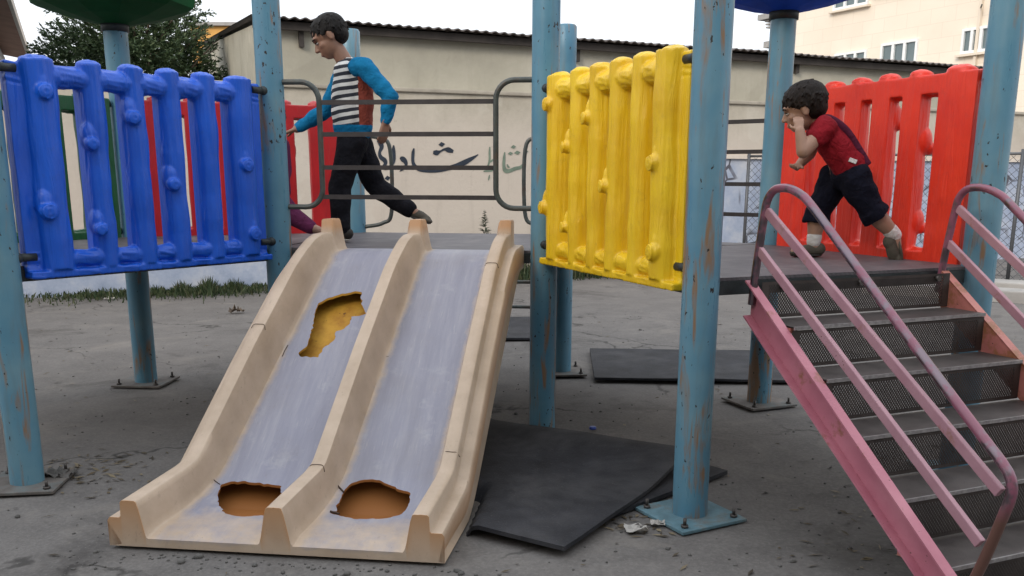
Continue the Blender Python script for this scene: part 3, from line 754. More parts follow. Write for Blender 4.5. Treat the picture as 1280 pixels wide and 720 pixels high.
# ------------------------------------------------------------------ the play structure
P = dict(A=(-2.017, 3.597), B=(-2.271, 5.5), C=(-1.193, 4.675), D=(.155, 4.508), E=(.322, 5.855), F=(.676, 3.255), G=(1.408, 5.03), H=(1.93, 3.776), I=(-1.026, 6.023))
P = {k: V(a[0], a[1], 0) for k, a in P.items()}; P['J'] = P['A'] + P['B'] - P['C']
PR = .066; ZD = .895
play = empty('play_structure', (-.1, 4.7, 0))
tag(play, 'blue post playground structure with a double slide, coloured log panels and pink stairs', 'play structure')
LOOK = {'A': 2.75, 'B': 2.15, 'C': 2.75, 'D': 2.75, 'E': 2.15, 'F': 2.75, 'G': 2.15, 'H': 2.75, 'I': 2.145, 'J': 2.75}
PLATE_ROT = {'A': 8, 'B': -4, 'F': 28, 'G': 22, 'E': 5}
for k, top in LOOK.items():
    p = P[k]; bm = bmesh.new()
    prof = [(PR, -.02), (PR, top - .012), (PR - .006, top - .002), (0, top)]
    nseg = 40; rings = []
    zs = [-.02] + [top * i / 14 for i in range(1, 14)] + [top - .012]
    tube(bm, [p + V(0, 0, z) for z in zs] + [p + V(0, 0, top)], [PR] * len(zs) + [PR - .008], nseg)
    po = autosmooth(obj('post', bm, M['post_rusty' if k in 'FG' else 'post'], play, origin=p))
    if k == 'F': po['label'] = 'blue post with rust streaks down to its base plate'
    if k in 'CD': continue
    rot = R(PLATE_ROT.get(k, 0)); Mx = Matrix.Translation(p) @ Matrix.Rotation(rot, 4, 'Z')
    bm = bmesh.new(); box(bm, (0, 0, .004), (.30, .30, .012), Mx, 0, .002); bp = obj('base_plate', bm, M['plate' if k in 'FH' else 'plate_dirt'], po)
    for sx in (-1, 1):
        for sy in (-1, 1):
            bm = bmesh.new(); c = Mx @ V(sx * .115, sy * .115, 0)
            tube(bm, [c + V(0, 0, .011), c + V(0, 0, .021)], .014, 6); tube(bm, [c + V(0, 0, .0205), c + V(0, 0, .045)], .0065, 8)
            obj('bolt', bm, M['galv'], po)

# decks
def inset(pts, d):
    c = sum(pts, V(0, 0, 0)) / len(pts); return [p + (c - p).normalized() * d for p in pts]
for ks in (('A', 'C', 'B', 'J'), ('C', 'D', 'E', 'I'), ('D', 'F', 'H', 'G'), ('C', 'I', 'B'), ('D', 'G', 'E')):
    pts = [P[k] for k in ks]; pin = inset(pts, .012 if len(ks) == 4 else .03)
    bm = bmesh.new(); poly_prism(bm, [(p.x, p.y) for p in pin], ZD - .012, ZD)
    dk = obj('deck', bm, M['deck'], play, origin=(*(sum(pts, V(0, 0, 0)) / len(pts)).xy, ZD - .05))
    bm = bmesh.new(); pin = inset(pts, .03 if len(ks) == 4 else .05)
    for i in range(len(ks)):
        a, b = pin[i], pin[(i + 1) % len(ks)]; t = (b - a).normalized()
        beam(bm, V(a.x, a.y, ZD - .038) + t * .05, V(b.x, b.y, ZD - .038) - t * .05, .04, .05 - .001 * i)
    m1, m2 = (pin[0] + pin[1]) / 2, (pin[2] + pin[-1]) / 2
    beam(bm, V(m1.x, m1.y, ZD - .042), V(m2.x, m2.y, ZD - .042), .035, .045)
    obj('deck_frame', bm, M['dark_steel'], dk)

# moulded log panel: x along the edge, y outwards (log side), z up from its lower edge
def log_panel_mesh():
    bm = bmesh.new(); W_, H_ = 1.18, .865
    cen = [.095, .335, .515, .69, .87, 1.083]; hw = [.095, .052, .053, .053, .055, .095]
    # flat back frame
    box(bm, (W_ / 2, 0, .045), (W_, .05, .09)); box(bm, (W_ / 2, 0, .795), (W_, .05, .08))
    for c, h in zip(cen, hw): box(bm, (c, 0, .42), (2 * h, .05, .80))
    cen = [.122] + cen[1:5] + [1.058]; hw = [.070] + hw[1:5] + [.070]
    box(bm, (W_ / 2, .022, .012), (W_, .085, .028))
    random.seed(3)
    for i, (c, h) in enumerate(zip(cen, hw)):                     # upright half logs
        pts, rs = [], []
        for k in range(15):
            z = .03 + .82 * k / 14
            pts.append(V(c + .008 * noise.noise((z * 5, i * 3.7, 0)), .026, z)); rs.append(h * .93 + .007 * noise.noise((z * 7, i * 5.1, 8)))
        rr = tube(bm, pts, rs, 20)
        for r_ in rr:
            for v in r_:
                dy = v.co.y - .026; v.co.y = .026 + dy * (.052 / h if h < .06 else .88) * .95
        ell(bm, (c, .02, .845), (h * .93, .045, .022))
    for z, r_ in ((.785, .043), (.068, .036)):                     # rail logs with twisted grain between them
        for a, b in zip(cen, cen[1:]):
            pts = [V(a + (b - a) * t / 6, .024, z + .006 * noise.noise((a * 9 + t, z * 4, 2))) for t in range(7)]
            tube(bm, pts, [r_ * (1 + .12 * noise.noise((p.x * 14, z, 6))) for p in pts], 14)
    for x, z, sx, r_ in ((.12, .725, -.5, .033), (.085, .265, -.5, .034), (.296, .533, -.6, .027), (.298, .185, -.5, .026), (.488, .645, -.5, .030), (.656, .368, -.5, .029), (1.047, .456, -.5, .034), (1.067, .132, -.4, .034)):
        r_ *= 1.08; yo = .088 if (x < .2 or x > .95) else .080; b = V(x + sx * .008, yo + .004, z); dn = V(sx * .30, 1, -.10).normalized(); fr = frame(b, (0, 0, 1), dn)
        ell(bm, (x, yo - .046, z + .03), (r_ * .95, .044, r_ * 2.0)); ell(bm, b - dn * .020, (r_ * 1.0, .030, r_ * 1.0), fr)
        for q_ in (.74, .36):
            tube(bm, [b + dn * (.0060 if q_ > .5 else .0085) + (fr.to_3x3() @ V(math.cos(t_ * PI / 8) * r_ * q_, 0, math.sin(t_ * PI / 8) * r_ * q_)) for t_ in range(17)], .0042, 6, cap=False)
    me = remeshed(bm, .0048, 3, .45)
    nv = [v.normal.copy() for v in me.vertices]
    for v, n_ in zip(me.vertices, nv):                             # bark grain: grooves along each log
        x, y, z = v.co
        if y > .0:
            rail = (z > .75 or z < .10) and min(abs(x - c) - h for c, h in zip(cen, hw)) > 0
            g = noise.noise((x * 12 + z * 9, z * 60 + x * 6, 3)) if rail else noise.noise((x * 70, z * 5, 1))
            v.co += n_ * (.0060 if rail else .0034) * g
    return me
LOG = log_panel_mesh()
def panel(a, b, mat, label, flip=False, tw=0.0):
    """from post a to post b; the log side faces right of a->b (flip: left)"""
    pa, pb = P[a], P[b]; d = (pb - pa).normalized()
    o = pa + d * .088 + V(0, 0, .846)
    yv = V(d.y, -d.x, 0)
    me = LOG.copy()
    Mx = Matrix.Identity(4)
    if flip:   # keep the mesh un-mirrored: run it from b to a
        d = -d; o = pb + d * .088 + V(0, 0, .846); yv = V(d.y, -d.x, 0)
    for k in range(3):
        Mx[k][0] = d[k]; Mx[k][1] = yv[k]; Mx[k][2] = (0, 0, 1)[k]; Mx[k][3] = 0
    me.transform(Mx)
    if Mx.determinant() < 0: me.flip_normals()
    me.transform(Matrix.Translation(o))
    ob = obj('log_panel', me, mat, play, label=label)
    for s, z in ((0, 1.655), (1, 1.655), (0, .93), (1, .93)):
        bm = bmesh.new(); e = o + d * (0 if s == 0 else 1.18); q = e + d * (-.035 if s == 0 else .035); z0 = V(0, 0, z - o.z)
        tube(bm, [e + z0 + yv * .02 + d * (.04 if s == 0 else -.04), q + z0 + yv * .02], .017, 12); ell(bm, q + z0 + yv * .02, (.024, .024, .024), sub=2); obj('fixing_pin', bm, M['dark_steel'], ob)
    return ob
panel('A', 'C', M['blue_log'], 'bright blue plastic panel moulded like upright logs')
panel('D', 'F', M['yellow_log'], 'bright yellow plastic panel moulded like knotty logs', flip=False)
panel('H', 'G', M['red_log'], 'orange red plastic panel, its flat slotted back towards the camera')
panel('I', 'B', M['darkred_log'], 'darker red plastic panel behind the blue post')
panel('B', 'J', M['green_log'], 'dark green plastic panel seen through the blue one')

# barriers and loop handles
def barrier(a, b, l0, l1, zs, ztop, zbot, label=None, loops=True):
    pa, pb = P[a], P[b]; d = (pb - pa).normalized(); Lg = (pb - pa).length
    br = empty('safety_barrier', pa + d * Lg / 2 + V(0, 0, zbot), play)
    if label: br['label'] = label
    pt = lambda s, z: pa + d * s + V(0, 0, z)
    for s0, s1 in ((PR - .01, l0), (Lg - PR + .01, l1)) if loops else ():
        sg = 1 if s1 > s0 else -1; r_ = .09
        pts = [pt(s0, ztop), pt(s0 + sg * (abs(s1 - s0) - r_) , ztop)]
        pts += [pt(s1 - sg * r_ + sg * r_ * math.sin(t), ztop - r_ + r_ * math.cos(t)) for t in [PI / 2 * i / 7 for i in range(1, 8)]]
        pts += [pt(s1 - sg * r_ + sg * r_ * math.cos(t), zbot + r_ - r_ * math.sin(t)) for t in [PI / 2 * i / 7 for i in range(0, 8)]]
        pts += [pt(s0, zbot)]
        bm = bmesh.new(); tube(bm, pts, .0135, 10); autosmooth(obj('loop', bm, M['rail'], br))
    for z in zs:
        bm = bmesh.new(); beam(bm, pt(l0, z), pt(l1, z), .012, .022); obj('bar', bm, M['bar'], br)
    return br
barrier('C', 'D', .245, 1.12, (1.603, 1.452, 1.293, 1.150), 1.70, 1.10, 'dark barrier of four bars across the slide entry')
barrier('E', 'G', .05, 1.31, (1.548, 1.388, 1.215, 1.05), 1.65, .97, 'dark barrier of four bars between the yellow panel and the right deck', False)
# climber: loop handles and curved ladder at the back of the middle deck
d = (P['I'] - P['E']).normalized(); bk = V(d.y, -d.x, 0)
if bk.y < 0: bk = -bk
lad = empty('climbing_ladder', P['E'] + d * .68 + bk * .5, play); lad['label'] = 'dark arched climbing ladder behind the slide'
for s, e in ((.245, PR), (1.115, 1.358 - PR)):
    pts = [P['E'] + d * e + V(0, 0, 1.50)]; sg = 1 if s > e else -1
    pts += [P['E'] + d * (s - sg * .07) + V(0, 0, 1.49), P['E'] + d * s + V(0, 0, 1.42), P['E'] + d * s + V(0, 0, 1.03), P['E'] + d * (s - sg * .06) + V(0, 0, .955), P['E'] + d * e + V(0, 0, .93)]
    bm = bmesh.new(); tube(bm, curve(pts, 6), .013, 10); autosmooth(obj('loop_handle', bm, M['rail'], lad))
sidept = lambda s, t: P['E'] + d * s + bk * (.03 + .95 * math.sin(t * PI / 2) ** 1.0) + V(0, 0, .86 * math.cos(t * PI / 2) - .01)
for s in (.245, 1.115):
    bm = bmesh.new(); tube(bm, [sidept(s, t / 14) for t in range(15)], .02, 10); autosmooth(obj('ladder_side', bm, M['rail'], lad))
for t in (.22, .42, .60, .77):
    bm = bmesh.new(); tube(bm, [sidept(.245, t), sidept(1.115, t)], .013, 8); obj('rung', bm, M['rail'], lad)

# canopies on two posts
def canopy(k, mat, label, rot):
    p = P[k]; bm = bmesh.new(); n = 10
    prof = [(.0, 2.085), (.09, 2.09), (.24, 2.122), (.40, 2.172), (.435, 2.19), (.455, 2.26), (.44, 2.30), (.30, 2.45), (.12, 2.55), (.0, 2.58)]
    rings = []
    for r_, z in prof:
        rings.append([bm.verts.new(p + V(r_ * math.cos(2 * PI * i / n + rot), r_ * math.sin(2 * PI * i / n + rot), z)) for i in range(n)] if r_ > 0 else bm.verts.new(p + V(0, 0, z)))
    for a, b in zip(rings, rings[1:]):
        for i in range(n):
            j = (i + 1) % n
            if not isinstance(a, list): bm.faces.new((a, b[j], b[i]))
            elif not isinstance(b, list): bm.faces.new((a[i], a[j], b))
            else: bm.faces.new((a[i], a[j], b[j], b[i]))
    o = obj('canopy', bm, mat, play, label=label)
    bm = bmesh.new(); tube(bm, [p + V(0, 0, 2.05), p + V(0, 0, 2.10)], .075, 20); obj('collar', bm, M['dark_steel'], o)
canopy('B', M['green_cap'], 'dark green plastic mushroom canopy', .2); canopy('G', M['blue_cap'], 'blue plastic mushroom canopy', .1)

# ------------------------------------------------------------------ double slide
uS = (P['D'] - P['C']).normalized(); nS = V(uS.y, -uS.x, 0)
def sp(l, t, z): return P['C'] + uS * l + nS * t + V(0, 0, z)
def lerp_tab(tab, t):
    if t <= tab[0][0]: return tab[0][1]
    for (a, x), (b, y) in zip(tab, tab[1:]):
        if t <= b: return x + (y - x) * (t - a) / (b - a)
    return tab[-1][1]
RAIL = [(0, .985), (.2, .978), (.28, .958), (.38, .912), (.5, .845), (.89, .565), (1.355, .205), (1.42, .192), (1.745, .168)]
BED = [(0, .897), (.12, .893), (.2, .862), (.3, .795), (.74, .487), (1.14, .205), (1.27, .122), (1.38, .078), (1.52, .058), (1.70, .050), (1.745, .030)]
def smooth_tab(tab, t, s=.035):
    return sum(lerp_tab(tab, t + s * k / 3) * wk for k, wk in zip(range(-4, 5), (1, 2, 4, 6, 7, 6, 4, 2, 1))) / 33
def railz(t):
    return (1.045 if t < .085 else 1.045 - (t - .085) / .012 * .063 if t < .097 else smooth_tab(RAIL, t, .022))
TEND = 1.745
lats = lambda t: (.30 - .2 * t / 1.72, .74 - .124 * t / 1.72, 1.18 - .063 * t / 1.72)
def sstep(x): x = max(0, min(1, x)); return x * x * (3 - 2 * x)
NT = 330; ts = sorted(set([0, .04, .084, .090, .097, .104] + [.11 + (TEND - .11) * i / NT for i in range(NT + 1)]))
NB_ = 74
def columns(t):
    a, b, c = lats(t); bd, rl = smooth_tab(BED, t), railz(t)
    fl = max(min(rl, smooth_tab(RAIL, t)) - .062, .055); bot = max(bd - .085, .003); sk = max(fl - .095, .012)
    cols = []                                # (lateral, z, worn, raw)
    cols += [(a - .080 + .045 * sstep((t - 1.2) / .5), sk, 0, .6), (a - .080, fl - .012, 0, .3), (a - .072, fl, 0, 0), (a - .036, fl, 0, 0), (a - .031, fl + .006, 0, 0), (a - .029, rl - .006, 0, 0), (a - .023, rl, 0, 0), (a, rl + .001, 0, 0)]
    def lane(l0, l1):
        o = []
        for i in range(1, NB_):
            x = l0 + (l1 - l0) * i / NB_; dd = min(x - l0, l1 - x)
            s = 1 - sstep((dd - .024) / .036); k = .55
            z = bd + (rl - bd) * s
            wn = sstep((dd - .030) / .075) * (1 - .5 * sstep((t - 1.42) / .22))
            o.append((x, z, wn, 0))
        return o
    cols += lane(a, b) + [(b, rl + .001, 0, 0)] + lane(b, c) + [(c, rl + .001, 0, 0)]
    cols += [(c + .023, rl, 0, 0), (c + .029, rl - .006, 0, 0), (c + .031, fl + .006, 0, 0), (c + .036, fl, 0, 0), (c + .072, fl, 0, 0), (c + .080, fl - .012, 0, .3), (c + .080 - .02 * sstep((t - 1.2) / .5), sk, 0, .6)]
    return cols, bot
def bed_hit(px, py):                         # where a photo pixel lands on the bed
    d = ray(px, py); lo, hi = 3.0, 6.0
    f = lambda Y: None
    best = None
    def f(Y):
        p = V(0, 0, EYE) + d * (Y / d.y); q = p - P['C']; t = q.dot(nS)
        return p.z - smooth_tab(BED, min(max(t, 0), TEND)), q.dot(uS), t
    lo = 2.6
    for i in range(60):
        hi = 2.6 + .04 * (i + 1); r_ = f(hi)
        if r_[0] <= 0 and r_[2] < TEND: break
        lo = hi
    for _ in range(14):
        m_ = (lo + hi) / 2
        if f(m_)[0] <= 0: hi = m_
        else: lo = m_
    r_ = f(hi); return (r_[1], r_[2])
HOLES = [
    [(398, 379), (412, 372), (428, 367), (445, 364), (452.5, 365.5), (450.5, 371), (453, 382), (458, 392), (449, 395), (439, 396), (438, 404), (430, 411), (420, 414), (418.6, 424), (411, 431), (403, 436), (398, 446.7), (375.5, 446), (373, 441), (383, 433.6), (389, 415.5), (394, 390)],
    [(276, 605.7), (288, 602), (302, 601.5), (327, 604), (352, 607.5), (350, 625), (345, 640), (330, 644.5), (310, 645.5), (295, 645), (281, 641.6), (273.5, 630), (272, 618)],
    [(429, 616), (434, 609), (439.4, 604), (450, 600.5), (460.5, 599.4), (470, 600), (478, 602), (496, 611), (505, 613.5), (513, 616), (512, 628), (508, 636), (499, 644), (488, 647), (474.6, 648.6), (446, 649), (425, 645), (413, 641.5), (414, 639), (421, 639), (420, 632), (427, 621.5)]]
HP = [[bed_hit(*p) for p in h] for h in HOLES]
HP = [[p for p in h if p] for h in HP]
def ragged(poly, rnd):                       # torn, splintery edge
    o = []
    for (x0, y0), (x1, y1) in zip(poly, poly[1:] + poly[:1]):
        L_ = math.hypot(x1 - x0, y1 - y0); m_ = max(1, int(L_ / .011))
        for i in range(m_):
            f = i / m_; j_ = rnd.gauss(0, .0022) if i else 0
            o.append((x0 + (x1 - x0) * f - (y1 - y0) / (L_ + 1e-9) * j_, y0 + (y1 - y0) * f + (x1 - x0) / (L_ + 1e-9) * j_))
    return o
HP = [ragged(h, random.Random(31 + i)) for i, h in enumerate(HP)]
def inside(p, poly):
    r_ = False
    for (x0, y0), (x1, y1) in zip(poly, poly[1:] + poly[:1]):
        if (y0 > p[1]) != (y1 > p[1]) and p[0] < (x1 - x0) * (p[1] - y0) / (y1 - y0) + x0: r_ = not r_
    return r_
def nearest(p, poly):
    best, bq = 1e9, p
    for a, b in zip(poly, poly[1:] + poly[:1]):
        ax, ay = a; dx, dy = b[0] - ax, b[1] - ay; u_ = max(0, min(1, ((p[0] - ax) * dx + (p[1] - ay) * dy) / (dx * dx + dy * dy + 1e-12)))
        q = (ax + dx * u_, ay + dy * u_); dd = (q[0] - p[0]) ** 2 + (q[1] - p[1]) ** 2
        if dd < best: best, bq = dd, q
    return bq
bm = bmesh.new(); al_ = bm.verts.layers.float.new('along'); ac_ = bm.verts.layers.float.new('across'); wl = bm.verts.layers.float.new('worn'); rl_ = bm.verts.layers.float.new('raw')
grid, bots, meta = [], [], {}
for t in ts:
    cols, bot = columns(t); row = []
    for l, z, wn, rw in cols:
        v = bm.verts.new(sp(l, t, z)); v[wl] = wn; v[al_] = t; v[ac_] = l
        v[rl_] = max(rw, .9 if t > TEND - .004 and z > .055 else 0, .85 if (t < .094 and z > .99) else 0); meta[v] = (l, t, wn); row.append(v)
    grid.append(row)
    bots.append([bm.verts.new(sp(l, t, min(bot, z - .006) if i not in (0, len(cols) - 1) else bot * .0 + z - .004)) for i, (l, z, _, _) in enumerate(cols)])
nc = len(grid[0]); kill = []
for j in range(len(ts) - 1):
    for i in range(nc - 1):
        f = bm.faces.new((grid[j][i], grid[j][i + 1], grid[j + 1][i + 1], grid[j + 1][i])); f.smooth = True
        cl = [meta[v] for v in f.verts]; c = (sum(x[0] for x in cl) / 4, sum(x[1] for x in cl) / 4)
        if any(inside(c, h) for h in HP): kill.append(f)
        b = bm.faces.new((bots[j][i], bots[j + 1][i], bots[j + 1][i + 1], bots[j][i + 1])); b.material_index = 1 if 6 < i < nc - 8 else 0
for j in range(len(ts) - 1):
    for i in (0, nc - 1): bm.faces.new((grid[j][i], grid[j + 1][i], bots[j + 1][i], bots[j][i]))
for j in (0, len(ts) - 1):
    for i in range(nc - 1): bm.faces.new((grid[j][i], grid[j][i + 1], bots[j][i + 1], bots[j][i]))
bmesh.ops.delete(bm, geom=kill, context='FACES_ONLY')
bm.verts.ensure_lookup_table()
rim = [e for e in bm.edges if len(e.link_faces) == 1 and all(v in meta for v in e.verts)]
rv = {v for e in rim for v in e.verts}
for v in rv:
    l, t, wn = meta[v]; q = min((nearest((l, t), h) for h in HP), key=lambda q: (q[0] - l) ** 2 + (q[1] - t) ** 2)
    zz = v.co.z + smooth_tab(BED, q[1]) - smooth_tab(BED, t)
    v.co = sp(q[0], q[1], zz)
bmesh.ops.delete(bm, geom=[v for v in bm.verts if not v.link_faces], context='VERTS')
ex = bmesh.ops.extrude_edge_only(bm, edges=[e for e in rim if e.is_valid])
for g in ex['geom']:
    if isinstance(g, bmesh.types.BMVert): g.co.z -= .010; g[rl_] = .8
    if isinstance(g, bmesh.types.BMFace): g.material_index = 1
me = bpy.data.meshes.new('slide'); bmesh.ops.recalc_face_normals(bm, faces=bm.faces); bm.to_mesh(me); bm.free()
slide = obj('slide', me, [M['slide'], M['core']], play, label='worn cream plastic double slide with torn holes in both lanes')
autosmooth(slide, 50)
def crack(pts, wd):
    bm = bmesh.new(); P3 = []
    for x, y in pts:
        h = bed_hit(x, y)
        if h: P3.append(sp(h[0], h[1], smooth_tab(BED, h[1]) + .0025))
    if len(P3) > 1:
        tube(bm, curve(P3, 4), wd, 5); obj('crack', bm, M['crack'], slide)
crack([(416, 596), (421, 606), (430, 616)], .0035); crack([(262, 594), (268, 601), (275, 606)], .0016)
crack([(356, 429), (352, 433), (349, 439)], .002); crack([(360, 432), (356, 439), (353, 446)], .0016); crack([(413, 640), (418, 641.5), (424, 643)], .004)
crack([(455, 447), (470, 449), (486, 446)], .0008)
def railcrack(k, t, dt=.01):
    bm = bmesh.new(); a = lats(t)[k]; z = railz(t)
    tube(bm, curve([sp(a - .028, t + dt, z - .012), sp(a - .02, t + dt * .3, z + .0012), sp(a + .005, t, z + .002), sp(a + .024, t + dt * .2, z - .0005), sp(a + .034, t + dt, z - .02)], 4), .0013, 5); obj('crack', bm, M['crack'], slide)
railcrack(0, .80, .02); railcrack(1, 1.375, .015); railcrack(2, 1.30, -.01); railcrack(2, .45, .01)

# ------------------------------------------------------------------ pink stairs
uT = (P['H'] - P['F']).normalized(); mT = V(uT.y, -uT.x, 0)
def st(l, t, z): return P['F'] + uT * l + mT * t + V(0, 0, z)
stair = empty('staircase', st(.665, .6, 0), play); stair['label'] = 'pink painted steel staircase with dark perforated treads'
SL0, SL1 = .205, 1.125
for l, sg in ((SL0, -1), (SL1, 1)):
    bm = bmesh.new()
    prof = [(.03, .885), (1.225, .003), (1.065, .003), (.03, .757)]
    for dd in (0,):
        A_ = [bm.verts.new(st(l - .003, t, z)) for t, z in prof]; B_ = [bm.verts.new(st(l + .003, t, z)) for t, z in prof]
        bm.faces.new(A_); bm.faces.new(list(reversed(B_)))
        for i in range(4): bm.faces.new((A_[i], A_[(i + 1) % 4], B_[(i + 1) % 4], B_[i]))
    for a, b in (((.03, .885), (1.225, .003)), ((.03, .757), (1.065, .003))):   # channel flanges
        nrm = V(0, 0, 1)
        beam(bm, st(l + sg * .016, *a), st(l + sg * .016, *b), .038, .006)
    so = obj('stringer', bm, M['pink'] if sg < 0 else M['pink_rust'], stair)
def sheet(name, l0, l1, a, b, mat, thick=.003, margin=.03):
    """perforated sheet spanning l0..l1, from (t,z)=a to b; uv in metres"""
    bm = bmesh.new(); uvl = bm.loops.layers.uv.new('uv'); ed = bm.verts.layers.float.new('edge')
    dirv = (st(0, *b) - st(0, *a)); Lg = dirv.length; nrm = uT.cross(dirv).normalized() * thick / 2
    us = [l0, l0 + margin, l0 + margin + .002, l1 - margin - .002, l1 - margin, l1]; eu = [0, 0, 1, 1, 0, 0]
    vsx = [0, .010, .012, Lg - .012, Lg - .010, Lg]; ev = [0, 0, 1, 1, 0, 0]
    for sg in (1, -1):
        g = []
        for j, vv in enumerate(vsx):
            row = []
            for i, u_ in enumerate(us):
                v = bm.verts.new(st(u_, *a) + dirv * (vv / Lg) + nrm * sg); v[ed] = eu[i] * ev[j]; row.append((v, u_, vv))
            g.append(row)
        for j in range(5):
            for i in range(5):
                q = [g[j][i], g[j][i + 1], g[j + 1][i + 1], g[j + 1][i]]
                f = bm.faces.new([x[0] for x in q])
                for lp, x in zip(f.loops, q): lp[uvl].uv = (x[1], x[2])
    return obj(name, bm, mat, stair)
RISE, RUN = .149, .18
for i in range(6):
    zt_ = ZD - i * RISE; t0 = .075 + i * RUN
    sheet('riser', SL0 + .006, SL1 - .006, (t0 - .004 * 0, zt_ - .012), (t0 + .002, zt_ - RISE + .006), M['perf'])
    if i < 5:
        z2 = zt_ - RISE
        sheet('tread', SL0 + .006, SL1 - .006, (t0 + .004, z2), (t0 + RUN + .002, z2), M['perf_tread'])
        bm = bmesh.new(); beam(bm, st(SL0 + .008, t0 + RUN + .006, z2 - .003), st(SL1 - .008, t0 + RUN + .006, z2 - .003), .005, .012); obj('nosing', bm, M['edge'], stair)
        for l in (SL0 + .02, SL1 - .02):
            bm = bmesh.new(); beam(bm, st(l, t0 + .01, z2 - .014), st(l, t0 + RUN - .01, z2 - .014), .03, .018); obj('tread_bracket', bm, M['pink_rust'], stair)
for l in (.30, .66, 1.05):
    bm = bmesh.new(); tube(bm, [st(l, .077, .865), st(l, .09, .865)], .011, 8); obj('bolt', bm, M['galv'], stair)
for l, dt in ((SL0 - .012, 0.0), (SL1 + .012, -.035)):
    hr = empty('handrail', st(l, .6, .05), stair)
    pts = [(.045, .80), (.06, .95), (.085, 1.12), (.098, 1.175), (.13, 1.208), (.175, 1.216), (.22, 1.212), (.27, 1.195), (.32, 1.165), (.5, 1.022), (.8, .782), (1.06, .578), (1.135, .520), (1.165, .485), (1.172, .445), (1.158, .385), (1.12, .25), (1.07, .10)]
    bm = bmesh.new(); tube(bm, curve([st(l, t + dt, z) for t, z in pts], 5), .0145, 14); autosmooth(obj('tube', bm, M['tube'], hr))
    for (a, b) in (((.100, 1.135), (1.140, .440)), ((.068, 1.000), (1.10, .280))):
        bm = bmesh.new(); beam(bm, st(l, a[0] + dt, a[1]), st(l, b[0] + dt, b[1]), .018, .031, bev=.003); obj('bar', bm, M['mauve'], hr)

# ------------------------------------------------------------------ rubber mats
def rubber(c, ang, w_, h_, fn, label, th=.016, z0=.004):
    bm = bmesh.new(); n = 40; ux = V(math.cos(ang), math.sin(ang), 0); uy = V(-ux.y, ux.x, 0); top, botv = [], []
    for j in range(n + 1):
        rt, rb = [], []
        for i in range(n + 1):
            a, b = i / n, j / n; p = V(*c, 0) + ux * (a - .5) * w_ + uy * (b - .5) * h_; z = z0 + fn(a, b)
            q_ = p - P['C']; tl, ll = q_.dot(nS), q_.dot(uS)
            z -= (.045 + max(0, fn(a, b))) * sstep((tl - 1.02) / .12) * sstep((1.255 - ll) / .05) * sstep((1.95 - tl) / .1)
            rt.append(bm.verts.new((p.x, p.y, z + th))); rb.append(bm.verts.new((p.x, p.y, z)))
        top.append(rt); botv.append(rb)
    for j in range(n):
        for i in range(n):
            bm.faces.new((top[j][i], top[j][i + 1], top[j + 1][i + 1], top[j + 1][i])); bm.faces.new((botv[j][i], botv[j + 1][i], botv[j + 1][i + 1], botv[j][i + 1]))
    for k in range(n):
        for (a, b) in (((0, k), (0, k + 1)), ((n, k), (n, k + 1)), ((k, 0), (k + 1, 0)), ((k, n), (k + 1, n))):
            bm.faces.new((top[a[0]][a[1]], top[b[0]][b[1]], botv[b[0]][b[1]], botv[a[0]][a[1]]))
    return tag(autosmooth(obj('rubber_mat', bm, M['mat'])), label, 'mat', 'rubber mats lying about the play structure')
ga, gb = gz(705, 691, .02), gz(838, 590, .05)
e1 = V(gb.x - ga.x, gb.y - ga.y, 0); ang1 = math.atan2(e1.y, e1.x); e1n = e1.normalized(); e2n = V(-e1n.y, e1n.x, 0)
c1 = V(ga.x, ga.y, 0) + e1n * .60 + e2n * .58
rubber((c1.x, c1.y), ang1, 1.2, 1.16, lambda a, b: .022 + .05 * sstep((a - .55) / .4) * (1 - .6 * b) * sstep((1.02 - a) / .25 + .55) + .035 * math.exp(-((b - .75) / .25) ** 2) * (1 - a) + .008 * noise.noise((a * 3, b * 3, 1)),
       'large black rubber mat with lifted edges lying between the slide and the rusty post')
rubber((.35, 3.75), R(43), .82, .82, lambda a, b: .001 + .004 * noise.noise((a * 4, b * 4, 7)), 'black rubber mat mostly hidden beneath the large mat, one corner showing behind the rusty post', .018, .002)
rubber((1.22, 6.05), R(-3), 1.35, 1.0, lambda a, b: .002 + .004 * noise.noise((a * 3, b * 3, 4)), 'black rubber mat lying flat on the ground below the right deck', .015)
rubber((-.10, 7.55), R(5), .9, 1.1, lambda a, b: .002, 'dark rubber mat under the climbing ladder behind the slide')

# ------------------------------------------------------------------ litter and gravel
def scrap(px, py, s, mat, label, cat, name, seed, flat=.3):
    rnd = random.Random(seed); p = gz(px, py); bm = bmesh.new(); n = 6; g = []
    for j in range(n + 1):
        g.append([bm.verts.new((p.x + (i / n - .5) * s * 1.3 + rnd.gauss(0, s * .03), p.y + (j / n - .5) * s + rnd.gauss(0, s * .03), .006 + abs(rnd.gauss(0, s * flat * .5)))) for i in range(n + 1)])
    for j in range(n):
        for i in range(n):
            if rnd.random() < .9: bm.faces.new((g[j][i], g[j][i + 1], g[j + 1][i + 1], g[j + 1][i]))
    me = bpy.data.meshes.new(name); bmesh.ops.delete(bm, geom=[v for v in bm.verts if not v.link_faces], context='VERTS'); bmesh.ops.solidify(bm, geom=bm.faces[:], thickness=.0015); bm.to_mesh(me); bm.free()
    return tag(obj(name, me, mat), label, cat)
scrap(795, 663, .062, M['paper'], 'crumpled torn paper scrap on the ground left of the rusty post base', 'litter', 'paper_scrap', 1)
scrap(822, 656, .04, M['paper'], 'tiny paper scrap against the left edge of the rusty post base plate', 'litter', 'paper_scrap', 2)
scrap(606, 522, .055, M['paper'], 'small white scrap on the ground just right of the slide, before the large mat', 'litter', 'paper_scrap', 3, .15)
scrap(137, 374, .07, M['paper'], 'white scrap on the open ground below the blue panel', 'litter', 'paper_scrap', 4, .2)
scrap(75, 596, .09, M['stone'], 'dusty rag-like debris piled beside the leftmost post base', 'litter', 'debris', 5, .3)
